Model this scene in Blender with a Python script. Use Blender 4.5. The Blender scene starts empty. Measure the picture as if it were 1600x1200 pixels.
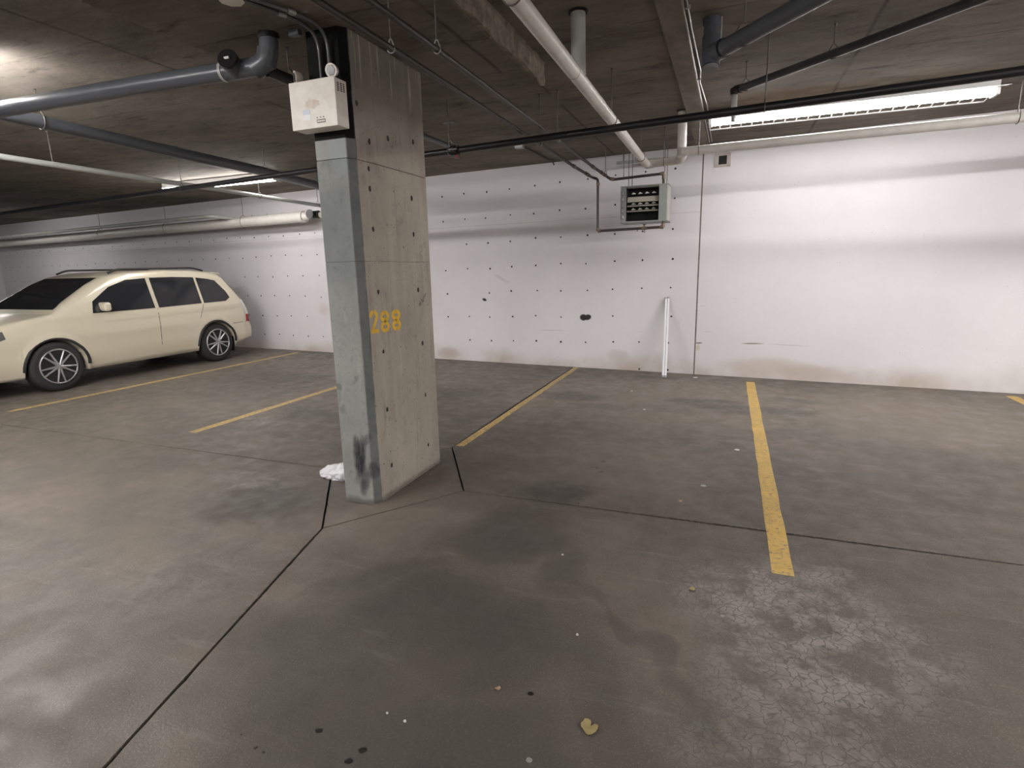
import bpy, bmesh, math, random
from mathutils import Vector, Matrix, Euler
from mathutils.geometry import tessellate_polygon
random.seed(7)
S = bpy.context.scene
COL = S.collection
PI = math.pi

# ------------------------------------------------------------------ camera
CAM_H = 1.55
YAW, PITCH, ROLL, FPX = math.radians(-21.2253), math.radians(11.6677), math.radians(-1.3302), 870.0
_r = Vector((math.cos(YAW), -math.sin(YAW), 0)); _f = Vector((math.sin(YAW), math.cos(YAW), 0)); _u = Vector((0, 0, 1))
_f2 = _f*math.cos(PITCH) - _u*math.sin(PITCH); _u2 = _u*math.cos(PITCH) + _f*math.sin(PITCH)
_r3 = _r*math.cos(ROLL) + _u2*math.sin(ROLL); _u3 = _u2*math.cos(ROLL) - _r*math.sin(ROLL)
cam = bpy.data.cameras.new('camera'); camo = bpy.data.objects.new('camera', cam); COL.objects.link(camo)
cam.sensor_fit = 'HORIZONTAL'; cam.sensor_width = 36.0; cam.lens = FPX/1600*36; cam.clip_start = 0.05
camo.matrix_world = Matrix(((_r3.x, _u3.x, -_f2.x, 0), (_r3.y, _u3.y, -_f2.y, 0), (_r3.z, _u3.z, -_f2.z, CAM_H), (0, 0, 0, 1)))
S.camera = camo

# ------------------------------------------------------------------ world, exposure, lamp strength
w = bpy.data.worlds.new('world'); S.world = w; w.use_nodes = True
w.node_tree.nodes['Background'].inputs[0].default_value = (0.02, 0.02, 0.022, 1)
w.node_tree.nodes['Background'].inputs[1].default_value = 0.2
S.cycles.use_light_tree = False
S.view_settings.view_transform = 'Standard'; S.view_settings.look = 'None'
S.view_settings.exposure = 0.0; S.view_settings.gamma = 1.0; S.view_settings.use_curve_mapping = False
TUBE_STRENGTH = 62.0        # tubes of the bay light at right
OLD_STRENGTH = 62.0         # aged tubes of the bay lights at left
MID_STRENGTH = 180.0         # added batten behind the viewpoint
AISLE_STRENGTH = 325.0      # high tube output for aisle battens and the added rear ones
TUBE_COLOR = (1.0, 0.968, 0.952, 1)

# ------------------------------------------------------------------ helpers
class MB:
    def __init__(s): s.v = []; s.f = []; s.sm = []
    def add(s, vs, fs, smooth=False):
        o = len(s.v); s.v += [Vector(p) for p in vs]
        for f in fs: s.f.append([i+o for i in f]); s.sm.append(smooth)
        return s
    def box(s, a, b, rot=None, c=None, bev=0):
        x0, y0, z0 = a; x1, y1, z1 = b
        if bev:
            bm = bmesh.new(); bmesh.ops.create_cube(bm, size=1)
            for v in bm.verts: v.co = Vector(((x0+x1)/2+v.co.x*(x1-x0), (y0+y1)/2+v.co.y*(y1-y0), (z0+z1)/2+v.co.z*(z1-z0)))
            bmesh.ops.bevel(bm, geom=bm.edges[:], offset=bev, segments=2, affect='EDGES', profile=0.5)
            bm.verts.ensure_lookup_table()
            vs = [v.co.copy() for v in bm.verts]; fs = [[v.index for v in f.verts] for f in bm.faces]; bm.free()
        else:
            vs = [Vector(p) for p in ((x0,y0,z0),(x1,y0,z0),(x1,y1,z0),(x0,y1,z0),(x0,y0,z1),(x1,y0,z1),(x1,y1,z1),(x0,y1,z1))]
            fs = [(0,3,2,1),(4,5,6,7),(0,1,5,4),(1,2,6,5),(2,3,7,6),(3,0,4,7)]
        if rot is not None:
            c = Vector(c) if c is not None else (Vector(a)+Vector(b))/2
            vs = [c+rot@(v-c) for v in vs]
        return s.add(vs, fs)
    def tube(s, pts, r, n=14, bend=0, caps=True, smooth=True):
        pts = [Vector(p) for p in pts]
        if bend and len(pts) > 2:
            q = [pts[0]]
            for i in range(1, len(pts)-1):
                a, b, c = pts[i-1], pts[i], pts[i+1]
                d1 = (a-b); d2 = (c-b); k = min(bend, d1.length*.49, d2.length*.49)
                p0 = b+d1.normalized()*k; p2 = b+d2.normalized()*k
                for j in range(7):
                    t = j/6; q.append(p0*(1-t)**2+b*2*t*(1-t)+p2*t*t)
            q.append(pts[-1]); pts = q
        rs = r if isinstance(r, (list, tuple)) else [r]*len(pts)
        prev = None; rings = []
        for i, p in enumerate(pts):
            if i == 0: t = pts[1]-p
            elif i == len(pts)-1: t = p-pts[i-1]
            else: t = (pts[i+1]-p).normalized()+(p-pts[i-1]).normalized()
            t.normalize()
            if prev is None:
                a = Vector((0,0,1)) if abs(t.z) < .9 else Vector((1,0,0))
                nx = t.cross(a).normalized()
            else:
                nx = (prev - t*prev.dot(t)).normalized()
            prev = nx; ny = t.cross(nx)
            rings.append([p+(nx*math.cos(2*PI*k/n)+ny*math.sin(2*PI*k/n))*rs[i] for k in range(n)])
        vs = [v for R in rings for v in R]; fs = []
        for i in range(len(rings)-1):
            for k in range(n):
                fs.append((i*n+k, i*n+(k+1) % n, (i+1)*n+(k+1) % n, (i+1)*n+k))
        s.add(vs, fs, smooth)
        if caps:
            s.add(rings[0], [tuple(range(n-1, -1, -1))]); s.add(rings[-1], [tuple(range(n))])
        return s
    def poly(s, pts, z0, z1, mtx=None):
        """prism of a simple polygon given in x,y; z0..z1"""
        n = len(pts); b = [Vector((p[0], p[1], z0)) for p in pts]; t = [Vector((p[0], p[1], z1)) for p in pts]
        tri = tessellate_polygon([[Vector((p[0], p[1], 0)) for p in pts]])
        vs = b+t
        fs = []
        for a, c, d in tri:
            nz = (Vector(pts[c]+(0,) if len(pts[c]) == 2 else pts[c])-Vector((pts[a][0], pts[a][1], 0))).cross(Vector((pts[d][0], pts[d][1], 0))-Vector((pts[a][0], pts[a][1], 0))).z
            if nz < 0: c, d = d, c
            fs += [(a+n, c+n, d+n), (d, c, a)]
        area = sum(pts[i][0]*pts[(i+1) % n][1]-pts[(i+1) % n][0]*pts[i][1] for i in range(n))
        for i in range(n):
            j = (i+1) % n
            fs.append((i, j, j+n, i+n) if area > 0 else (j, i, i+n, j+n))
        if mtx is not None: vs = [mtx@v for v in vs]
        return s.add(vs, fs)
    def grid(s, fn, nu, nv, smooth=True, flip=False):
        vs = [fn(i/(nu-1), j/(nv-1)) for i in range(nu) for j in range(nv)]
        fs = []
        for i in range(nu-1):
            for j in range(nv-1):
                q = (i*nv+j, (i+1)*nv+j, (i+1)*nv+j+1, i*nv+j+1)
                fs.append(q[::-1] if flip else q)
        return s.add(vs, fs, smooth)

def root_loc(o):
    p = Vector((0,0,0))
    while o is not None:
        p += o.location; o = o.parent
    return p
def part(name, mb, m, parent=None, loc=None, label=None, kind=None):
    """link the collected geometry (world coordinates) as one mesh object; origin at parent's origin or loc"""
    me = bpy.data.meshes.new(name)
    base = root_loc(parent) if parent is not None else Vector(loc or (0,0,0))
    me.from_pydata([tuple(v-base) for v in mb.v], [], mb.f)
    me.polygons.foreach_set('use_smooth', mb.sm); me.update()
    o = bpy.data.objects.new(name, me); COL.objects.link(o)
    if m is not None: me.materials.append(m)
    if parent is not None: o.parent = parent
    else: o.location = base
    if label: o['label'] = label
    if kind: o['kind'] = kind
    return o
def tag(o, label, cat, group=None):
    o['label'] = label; o['category'] = cat
    if group: o['group'] = group
    return o
def thing(name, label, cat, loc, group=None):
    o = bpy.data.objects.new(name, None); COL.objects.link(o); o.location = loc; o.empty_display_size = .1
    return tag(o, label, cat, group)
def copy_tree(o, parent=None):
    c = o.copy(); COL.objects.link(c)
    if parent is not None: c.parent = parent
    for ch in [x for x in bpy.data.objects if x.parent == o]: copy_tree(ch, c)
    return c

# ------------------------------------------------------------------ materials
class NT:
    def __init__(s, name, dims='3D'):
        s.dims = dims; s.m = bpy.data.materials.new(name); s.m.use_nodes = True; s.t = s.m.node_tree
        s.b = s.t.nodes['Principled BSDF']; s.tc = s.t.nodes.new('ShaderNodeTexCoord'); s.co = s.tc.outputs['Object']
    def n(s, typ, **k):
        o = s.t.nodes.new(typ)
        for a, v in k.items(): setattr(o, a, v)
        return o
    def put(s, sock, v):
        if hasattr(v, 'links') or hasattr(v, 'is_output'): s.t.links.new(v, sock)
        else: sock.default_value = v
    def mapping(s, loc=(0,0,0), rot=(0,0,0), scale=(1,1,1), co=None, typ='POINT'):
        o = s.n('ShaderNodeMapping', vector_type=typ); s.put(o.inputs[0], co or s.co)
        o.inputs[1].default_value = loc; o.inputs[2].default_value = rot; o.inputs[3].default_value = scale
        return o.outputs[0]
    def noise(s, scale, detail=4, rough=.6, stretch=None, co=None, dist=0):
        c = s.mapping(scale=stretch, co=co) if stretch else (co or s.co)
        o = s.n('ShaderNodeTexNoise', noise_dimensions=s.dims); s.put(o.inputs['Vector'], c)
        o.inputs['Scale'].default_value = scale; o.inputs['Detail'].default_value = detail
        o.inputs['Roughness'].default_value = rough; o.inputs['Distortion'].default_value = dist
        return o.outputs['Fac']
    def ncol(s, scale, detail=3):
        o = s.n('ShaderNodeTexNoise', noise_dimensions=s.dims); s.put(o.inputs['Vector'], s.co); o.inputs['Scale'].default_value = scale
        o.inputs['Detail'].default_value = detail
        return o.outputs['Color']
    def rng(s, v, a, b, c=0., d=1., smooth=False):
        o = s.n('ShaderNodeMapRange', clamp=True)
        if smooth: o.interpolation_type = 'SMOOTHSTEP'
        s.put(o.inputs[0], v)
        for i, x in enumerate((a, b, c, d)): o.inputs[i+1].default_value = x
        return o.outputs[0]
    def math(s, op, a, b=0.):
        o = s.n('ShaderNodeMath', operation=op); s.put(o.inputs[0], a); s.put(o.inputs[1], b); return o.outputs[0]
    def mix(s, f, a, b, mode='MIX'):
        o = s.n('ShaderNodeMix', data_type='RGBA', blend_type=mode)
        s.put(o.inputs[0], f); s.put(o.inputs[6], a if hasattr(a, 'links') else (*a[:3], 1)); s.put(o.inputs[7], b if hasattr(b, 'links') else (*b[:3], 1))
        return o.outputs[2]
    def wob(s, scale, amt, detail=3):
        c = s.ncol(scale, detail)
        a = s.n('ShaderNodeVectorMath', operation='SUBTRACT'); s.put(a.inputs[0], c); a.inputs[1].default_value = (.5,.5,.5)
        b = s.n('ShaderNodeVectorMath', operation='SCALE'); s.put(b.inputs[0], a.outputs[0]); b.inputs[3].default_value = amt
        d = s.n('ShaderNodeVectorMath', operation='ADD'); s.put(d.inputs[0], s.co); s.put(d.inputs[1], b.outputs[0])
        return d.outputs[0]
    def spot(s, c, rad, rot=(0,0,0), soft=.5, co=None):
        if max(abs(a) for a in rot) < 1e-6:
            iv = [0. if r > 20 else 1./r for r in rad]
            q = s.n('ShaderNodeVectorMath', operation='MULTIPLY_ADD'); s.put(q.inputs[0], co or s.co); q.inputs[1].default_value = iv
            q.inputs[2].default_value = [-a*b for a, b in zip(c, iv)]
            d = s.n('ShaderNodeVectorMath', operation='DOT_PRODUCT'); s.put(d.inputs[0], q.outputs[0]); s.put(d.inputs[1], q.outputs[0])
            return s.rng(d.outputs['Value'], 1., max(0., 1.-soft)**2, 0., 1., True)
        R = Euler(rot).to_matrix(); acc = None
        for k in range(3):
            if rad[k] > 20: continue
            ax = R.col[k]/rad[k]
            d = s.n('ShaderNodeVectorMath', operation='DOT_PRODUCT'); s.put(d.inputs[0], co or s.co); d.inputs[1].default_value = ax
            e = s.math('ADD', d.outputs['Value'], -ax.dot(Vector(c)))
            m = s.n('ShaderNodeMath', operation='MULTIPLY_ADD'); s.put(m.inputs[0], e); s.put(m.inputs[1], e); s.put(m.inputs[2], 0. if acc is None else acc)
            acc = m.outputs[0]
        return s.rng(acc, 1., max(0., 1.-soft)**2, 0., 1., True)
    def layer(s, spots, co, soft, c, color):
        """one colour laid over c through the union of several spots (centre, radii, angle, strength)"""
        acc = None
        for p, (rx, ry), a, k in spots:
            m = s.math('MULTIPLY', s.spot(p, (rx, ry, 50), (0, 0, a), soft, co), k)
            acc = m if acc is None else s.math('MAXIMUM', acc, m)
        return s.mix(acc, c, color)
    def sep(s, co=None):
        o = s.n('ShaderNodeSeparateXYZ'); s.put(o.inputs[0], co or s.co); return o.outputs
    def bump(s, h, strength=.3, dist=.01):
        o = s.n('ShaderNodeBump'); o.inputs['Strength'].default_value = strength; o.inputs['Distance'].default_value = dist
        s.put(o.inputs['Height'], h); s.put(s.b.inputs['Normal'], o.outputs[0])
    def done(s, color, rough=.7, metal=0., spec=.5):
        s.put(s.b.inputs['Base Color'], color if hasattr(color, 'links') else (*color[:3], 1))
        s.put(s.b.inputs['Roughness'], rough); s.b.inputs['Metallic'].default_value = metal
        s.b.inputs['Specular IOR Level'].default_value = spec
        return s.m
def simple(name, c, rough=.5, metal=0., var=.25, scale=12., c2=None, bump=0., spec=.5, stretch=None):
    t = NT(name); f = t.rng(t.noise(scale, 5, .65, stretch), .3, .7)
    c2 = c2 or tuple(x*(1-var) for x in c)
    if bump: t.bump(t.noise(scale*6, 4), bump, .004)
    return t.done(t.mix(f, c2, c), rough, metal, spec)
def emit(name, c, st):
    m = bpy.data.materials.new(name); m.use_nodes = True; b = m.node_tree.nodes['Principled BSDF']
    b.inputs['Base Color'].default_value = (.9,.9,.9,1); b.inputs['Emission Color'].default_value = c; b.inputs['Emission Strength'].default_value = st
    return m

# floor slab concrete -------------------------------------------------
def floor_mat():
    t = NT('floor_concrete', '2D')
    wob = t.wob(1.6, .55, 3)
    n1 = t.rng(t.noise(.55, 4, .6), .35, .68); n2 = t.rng(t.noise(3.5, 4, .7), .3, .72); n3 = t.noise(60, 2, .7)
    c = t.mix(n1, (.100,.086,.070), (.152,.131,.108))
    c = t.mix(t.math('MULTIPLY', n2, .45), c, (.175,.153,.129))
    n4 = t.rng(t.noise(9, 3, .7, (1, 3, 1)), .55, .75)
    c = t.mix(t.math('MULTIPLY', n4, .25), c, (.07,.063,.056))
    c = t.mix(.35, c, t.mix(n3, (.07,.061,.052), (.20,.175,.148)), 'MIX')
    bl = t.rng(t.noise(1.7, 5, .72, None, wob), .40, .62); c = t.mix(t.math('MULTIPLY', bl, .45), c, (.085,.076,.066))
    br_ = t.rng(t.noise(1.1, 4, .7), .52, .70); c = t.mix(t.math('MULTIPLY', br_, .4), c, (.175,.135,.105))
    sc_ = t.rng(t.noise(5, 4, .75, (.35, 2.2, 1)), .60, .74); c = t.mix(t.math('MULTIPLY', sc_, .30), c, (.25,.225,.20))
    gr_ = t.rng(t.noise(140, 1, .6), .62, .72); c = t.mix(t.math('MULTIPLY', gr_, .35), c, (.30,.27,.24))
    # oil and tyre stains, each with a shape of its own
    stains = [((-.30,6.62,0),(.62,.20),-.15,.42),((.30,6.36,0),(.85,.26),-.1,.42),((-1.72,6.50,0),(.55,.30),0,.40),((.85,6.95,0),(.45,.12),0,.30),
              ((-.85,6.1,0),(.9,.22),-.1,.18),((-1.02,3.58,0),(.30,.42),.5,.48),((-1.18,2.86,0),(.55,.30),.7,.42),((-1.05,1.95,0),(.75,.55),.2,.45),
              ((-1.6,2.2,0),(.45,.22),.6,.35),((-.95,1.35,0),(1.0,.45),0,.45),((-1.5,1.6,0),(.7,.4),.3,.3),((-.35,1.75,0),(.55,.25),-.7,.25),
              ((-2.9,2.75,0),(.75,.42),.2,.45),((-4.0,4.9,0),(1.2,.35),.1,.25),((-3.6,6.3,0),(1.1,.4),0,.3),((-6.2,6.6,0),(1.2,.5),0,.25),((-.75,2.62,0),(.16,.42),.55,.30),
              ((-.25,2.16,0),(.055,.30),.75,.34),((-.02,1.90,0),(.055,.30),.72,.26),((-.50,2.42,0),(.06,.28),.7,.25)]
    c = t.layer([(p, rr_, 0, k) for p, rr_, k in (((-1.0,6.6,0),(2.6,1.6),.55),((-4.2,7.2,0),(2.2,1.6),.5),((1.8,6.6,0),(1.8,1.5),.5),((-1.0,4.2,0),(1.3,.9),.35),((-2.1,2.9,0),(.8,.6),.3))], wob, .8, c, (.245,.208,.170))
    c = t.layer([(p, r_, a if abs(a) > .5 else 0, min(.8, k*1.25)) for p, r_, a, k in stains], wob, .85, c, (.038,.038,.036))
    w3 = t.wob(30, .035, 2)
    c = t.layer([((.25,3.367,0),(1.6,.019),0,.7),((-2.250,6.2,0),(.018,2.1),0,.9),((-2.16,3.45,0),(.02,.5),0,.6),((-2.29,2.955,0),(.16,.016),0,.6),((-2.14,2.06,0),(.016,.56),.28,.55)], w3, .9, c, (.030,.023,.018))
    pale = [((-4.7,4.35,0),(.5,.22),.3),((-3.35,3.0,0),(.5,.18),.25),((.35,2.45,0),(.60,.7),.60),((.30,1.85,0),(.38,.5),.40),((-2.7,1.9,0),(.5,.4),.2)]
    vo = t.n('ShaderNodeTexVoronoi', feature='DISTANCE_TO_EDGE', voronoi_dimensions='2D'); t.put(vo.inputs['Vector'], t.wob(16, .07, 2)); vo.inputs['Scale'].default_value = 27
    crack = t.rng(vo.outputs['Distance'], .0, .10)
    vpatch = t.rng(t.noise(6, 3, .7), .38, .62)
    acc = None
    for p, r_, k in pale:
        m = t.math('MULTIPLY', t.spot(p, (*r_, 50), (0,0,0), .9, wob), k); acc = m if acc is None else t.math('MAXIMUM', acc, m)
    c = t.mix(t.math('MULTIPLY', t.math('MULTIPLY', acc, vpatch), crack), c, (.36,.33,.31))
    mcr = t.spot((.45,2.35,0), (.75,1.3,50), (0,0,.2), .7, wob)
    c = t.mix(t.math('MULTIPLY', mcr, t.math('MULTIPLY', t.math('SUBTRACT', 1., crack), .3)), c, (.06,.052,.047))
    r = t.rng(t.noise(5, 2, .7), .3, .7, .42, .66)
    t.bump(t.math('ADD', t.noise(90, 2, .7), t.math('MULTIPLY', t.noise(4, 1), 3.)), .25, .004)
    return t.done(c, r, 0, .28)
M_FLOOR = floor_mat()
M_GAP = simple('joint_dirt', (.03,.025,.02), .9)

def wall_mat(name, ties_side):
    t = NT(name); x, y, z = t.sep()
    wob = t.wob(3., .12, 4)
    n1 = t.rng(t.noise(.8, 5), .3, .7); n2 = t.rng(t.noise(7, 6, .7), .3, .75)
    c = t.mix(n1, (.640,.622,.638), (.715,.694,.706))
    c = t.mix(t.math('MULTIPLY', n2, .25), c, (.60,.58,.585))
    pits = t.rng(t.noise(38, 2, .5), .70, .76)
    patch = t.rng(t.noise(1.4, 3), .45, .65)
    c = t.mix(t.math('MULTIPLY', pits, t.math('MULTIPLY', patch, .65)), c, (.22,.20,.19))
    # splashed dirt along the foot of the wall, ragged edge
    wz = t.sep(t.wob(1.3, .55, 5))[2]
    d = t.rng(wz, .33, -.05, 0., 1., True)
    c = t.mix(t.math('MULTIPLY', d, t.rng(t.noise(1.1, 4), .35, .62, .12, .9)), c, (.42,.35,.285))
    marks = []
    if ties_side:
        marks = [((-3.85-.8,0,1.055),(.055,.03),-.3,1.,(.02,.02,.02),.6),((-2.90,0,.788),(.070,.060),.05,1.,(.015,.015,.015),.4),((-2.83,0,.792),(.070,.052),.3,1.,(.015,.015,.015),.4),
                 ((-5.42,0,.12),(.28,.13),0,.5,(.33,.25,.20),.9),((-3.45,0,.572),(.35,.006),.02,.55,(.25,.24,.23),.8),((-2.35,0,.22),(.2,.12),0,.35,(.40,.37,.34),.9),
                 ((-4.3,0,1.40),(.22,.03),-.5,.25,(.3,.3,.3),.9),((-8.3,0,.85),(.2,.16),0,.35,(.5,.40,.36),.9)]
    else:
        marks = [((-.46,0,.474),(.17,.011),.03,.85,(.16,.13,.10),.6),((-.03,0,.47),(.3,.006),-.02,.5,(.3,.27,.25),.7),((-1.05,0,.62),(.09,.006),0,.4,(.3,.28,.26),.7),
                 ((-1.165,0,.455),(.06,.014),.02,.85,(.13,.11,.08),.6),((-1.175,0,.385),(.035,.06),.0,.7,(.55,.46,.28),.6),((-1.14,0,.98),(.06,.005),0,.5,(.4,.35,.3),.6),
                 ((-.2,0,.15),(.8,.16),0,.55,(.47,.40,.33),.9),((.3,0,.1),(.5,.16),0,.5,(.42,.34,.27),.9)]
    wob2 = t.wob(25, .012)
    for p, (ru, rz), a, k, cc, so in marks:
        m = t.spot(p, (ru, 50, rz), (0,-a,0), so, wob if ru > .12 and rz > .02 else wob2)
        c = t.mix(t.math('MULTIPLY', m, k), c, cc)
    t.bump(t.math('ADD', t.noise(70, 4, .6), t.math('MULTIPLY', t.noise(2.2, 4), 6.)), .18, .004)
    return t.done(c, .62, 0, .35)
M_WALL = wall_mat('painted_formed_concrete', True)
M_WALL_R = wall_mat('painted_smooth_concrete', False)

def ceiling_mat():
    t = NT('ceiling_concrete'); x, y, z = t.sep(t.wob(4, .03))
    n1 = t.rng(t.noise(.9, 6, .65, (1, 2.2, 1)), .33, .68); n2 = t.rng(t.noise(5, 6, .7, (1, 3, 1)), .35, .75)
    c = t.mix(n1, (.088,.076,.062), (.235,.206,.172))
    c = t.mix(t.math('MULTIPLY', n2, .4), c, (.28,.248,.21))
    c = t.mix(t.rng(t.noise(2.2, 5, .7, (1, 3.5, 1)), .56, .72), c, (.065,.057,.048))
    ru = t.rng(t.noise(.7, 4), .6, .72); c = t.mix(t.math('MULTIPLY', ru, .35), c, (.24,.16,.10))
    # plywood form joints
    for off, ax, per in ((.18, y, 1.22), (.4, x, 2.44)):
        f = t.math('ABSOLUTE', t.math('SUBTRACT', t.math('FRACT', t.math('DIVIDE', t.math('ADD', ax, off+12.2*4), per)), .5))
        ln = t.rng(f, .009, .0); ln = t.math('MULTIPLY', ln, t.rng(t.noise(1.7, 3), .38, .52))
        c = t.mix(t.math('MULTIPLY', ln, .8), c, (.03,.027,.022))
    t.bump(t.math('ADD', t.noise(40, 4, .6), t.math('MULTIPLY', t.noise(3, 4), 5.)), .25, .006)
    return t.done(c, .85, 0, .2)
M_CEIL = ceiling_mat()

def column_mat():
    t = NT('column_concrete'); x, y, z = t.sep()
    n1 = t.rng(t.noise(2.2, 6, .65), .3, .7)
    c = t.mix(n1, (.315,.285,.243), (.455,.415,.355))
    st = t.rng(t.noise(16, 4, .6, (1, 1, .06)), .48, .72); c = t.mix(t.math('MULTIPLY', st, .42), c, (.50,.465,.405))
    st2 = t.rng(t.noise(24, 4, .6, (1, 1, .10)), .60, .74); c = t.mix(t.math('MULTIPLY', st2, .36), c, (.13,.12,.10))
    blot = t.rng(t.noise(7, 5, .7), .56, .72); c = t.mix(t.math('MULTIPLY', blot, .5), c, (.20,.186,.162))
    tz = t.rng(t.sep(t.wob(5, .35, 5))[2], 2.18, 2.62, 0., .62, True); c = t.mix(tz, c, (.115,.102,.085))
    pit = t.rng(t.noise(45, 2, .5), .68, .74); c = t.mix(t.math('MULTIPLY', pit, .75), c, (.07,.065,.055))
    # run-down streaks below the slab on the side face
    dr = t.math('MULTIPLY', t.rng(t.noise(30, 3, .6, (1, 1, .05)), .55, .62), t.rng(t.sep(t.wob(9, .25))[2], 2.62, 2.80))
    c = t.mix(t.math('MULTIPLY', dr, .6), c, (.50,.46,.40))
    # grey cement skim on the front and chamfer (object y below the corner line)
    fr = t.rng(t.math('ADD', y, t.math('MULTIPLY', t.math('SUBTRACT', t.noise(12, 3), .5), .010)), .054, .047)
    gr = t.mix(t.rng(t.noise(5, 6, .7), .3, .7), (.250,.256,.240), (.350,.356,.334))
    gr = t.mix(t.math('MULTIPLY', t.rng(t.noise(10, 6, .75), .52, .66), .75), gr, (.150,.156,.148))
    gr = t.mix(t.math('MULTIPLY', t.rng(t.noise(9, 5, .7, (1, 1, .3)), .55, .70), .5), gr, (.48,.475,.44))
    gr = t.mix(t.math('MULTIPLY', t.rng(t.noise(1.9, 5, .6, (1, 1, .8)), .42, .66), .55), gr, (.165,.180,.178))
    gr = t.mix(t.math('MULTIPLY', t.rng(t.noise(30, 4, .7), .58, .72), .5), gr, (.13,.135,.13))
    gr = t.mix(t.math('MULTIPLY', t.spot((-.02,0,1.80), (.30,50,.40), (0,0,0), .95, t.wob(3, .25)), .55), gr, (.130,.145,.147))
    gr = t.mix(t.math('MULTIPLY', t.rng(t.sep(t.wob(20, .02))[2], 2.222, 2.232), .45), gr, (.46,.465,.45))
    bl = t.spot((.06,0,2.27-.0), (.10,50,.16), (0,0,0), .8, t.wob(6, .12)); gr = t.mix(t.math('MULTIPLY', bl, .25), gr, (.30,.38,.44))
    edge = t.math('ADD', y, t.math('MULTIPLY', t.math('SUBTRACT', t.noise(9, 4), .5), .010))
    cham = t.rng(edge, .004, .007); dk = t.mix(t.rng(t.noise(6, 5, .7), .35, .7), (.125,.135,.132), (.200,.210,.203))
    gr = t.mix(cham, gr, dk)
    c = t.mix(fr, c, gr)
    seam = t.math('MULTIPLY', t.rng(t.math('ABSOLUTE', t.math("SUBTRACT", y, .052)), .006, .001), t.rng(t.noise(8, 4, .6, (1, 1, .3)), .40, .60)); c = t.mix(t.math('MULTIPLY', seam, .8), c, (.05,.047,.042))
    zz = t.sep(t.wob(6, .012))[2]
    for z0, wd, k in ((2.2270, .0035, .85), (1.618, .0025, .5)):
        c = t.mix(t.math('MULTIPLY', t.rng(t.math('ABSOLUTE', t.math('SUBTRACT', zz, z0)), wd, wd*.3), k), c, (.06,.055,.048))
    # black paint on the top of front and chamfer, worn
    top = t.math('MULTIPLY', t.rng(z, 2.338, 2.343), fr)
    bk = t.mix(t.math('MULTIPLY', t.rng(t.noise(10, 5, .7, (1, 1, .25)), .58, .70), .35), (.004,.004,.004), (.06,.06,.063))
    c = t.mix(top, c, bk)
    # tyre scuffs near the foot of the front, small scribbles
    w2 = t.wob(7, .10, 4)
    for p, (rx, rz), a, k in (((.025,0,.31),(.060,.22),.20,1.),((.055,0,.16),(.05,.13),.35,.85),((-.0,0,.40),(.04,.10),.1,.8),((-.10,0,.80),(.05,.035),.3,.45),((-.08,0,.66),(.035,.04),.2,.35),((.115,.03,.24),(.03,.07),0,.7),((.09,0,.46),(.03,.06),.2,.5)):
        m = t.math('MULTIPLY', t.spot(p, (rx, .25, rz), (0,a,0), .75, w2), t.rng(t.noise(22, 4, .7, (1, 1, .4)), .32, .58, .62, 1.))
        c = t.mix(t.math('MULTIPLY', t.math('MULTIPLY', m, fr), k), c, (.025,.026,.030))
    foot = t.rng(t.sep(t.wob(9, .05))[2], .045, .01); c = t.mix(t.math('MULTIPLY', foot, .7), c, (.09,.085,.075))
    t.bump(t.math('ADD', t.noise(50, 4, .6), t.math('MULTIPLY', t.noise(22, 3, .5, (1, 1, .05)), .7)), .3, .004)
    return t.done(c, .75, 0, .18)
M_COLUMN = column_mat()
M_TIE = simple('tie_hole_dark', (.035,.03,.026), .95)
M_ROUGH = simple('rough_slab_edge', (.30,.255,.19), .95, c2=(.10,.085,.07), scale=11, bump=.8)

def paint_mat(name, worn):
    t = NT(name)
    c = t.mix(t.rng(t.noise(6, 4), .3, .7), (.60,.385,.085), (.70,.47,.135))
    wn = t.math('MULTIPLY', t.rng(t.noise(34, 5, .75), .58-worn*.10, .66-worn*.06), .85)
    c = t.mix(wn, c, (.20,.175,.145))
    c = t.mix(t.math('MULTIPLY', t.rng(t.noise(2.2, 4), .45, .7), .45), c, (.34,.245,.10))
    return t.done(c, .55, 0, .4)
M_YELLOW = paint_mat('yellow_line_paint', .55); M_YELLOW_W = paint_mat('worn_yellow_line_paint', 1.5)
M_STENCIL = simple('yellow_stencil_paint', (.86,.52,.03), .6, var=.22, scale=30)
M_SCRIB = simple('black_marker', (.03,.028,.025), .7)
M_WHITEPIPE = simple('white_insulated_pipe', (.76,.73,.68), .45, scale=9, var=.16)
M_GREYPVC = simple('grey_pvc', (.085,.092,.105), .32, scale=6, var=.2)
M_LIGHTPVC = simple('pale_grey_pvc', (.42,.42,.40), .4, scale=6, var=.2)
M_LIGHTPVC2 = simple('mid_grey_pvc', (.20,.20,.195), .4, scale=6, var=.2)
M_BLACKPIPE = simple('black_steel_pipe', (.012,.012,.014), .38, scale=20, var=.3)
M_DARKPIPE = simple('dark_copper_pipe', (.030,.024,.019), .45, scale=25, c2=(.05,.038,.028))
M_OLDCONDUIT = simple('dull_conduit', (.12,.12,.12), .35, .4, scale=14)
M_TANPIPE = simple('tan_copper_pipe', (.20,.145,.095), .42, scale=20, c2=(.12,.085,.06))
M_ROD = simple('threaded_rod_steel', (.16,.15,.14), .5, .6, scale=40)
M_STEEL = simple('galvanised_steel', (.44,.44,.43), .42, .7, scale=18)
M_CONDUIT = simple('conduit_steel', (.50,.49,.47), .35, .65, scale=14)
M_HEATER = simple('heater_shaded_grey_enamel', (.23,.245,.235), .45, scale=8, var=.15)  # grey lowered so the colour carries the shade on the heater front
M_LOUVER = simple('heater_louver_enamel', (.42,.385,.32), .45, scale=8, var=.15)
M_DARK = simple('dark_interior', (.008,.008,.008), .8)
M_FIN = simple('coil_fin', (.035,.035,.036), .5, .3)
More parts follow.
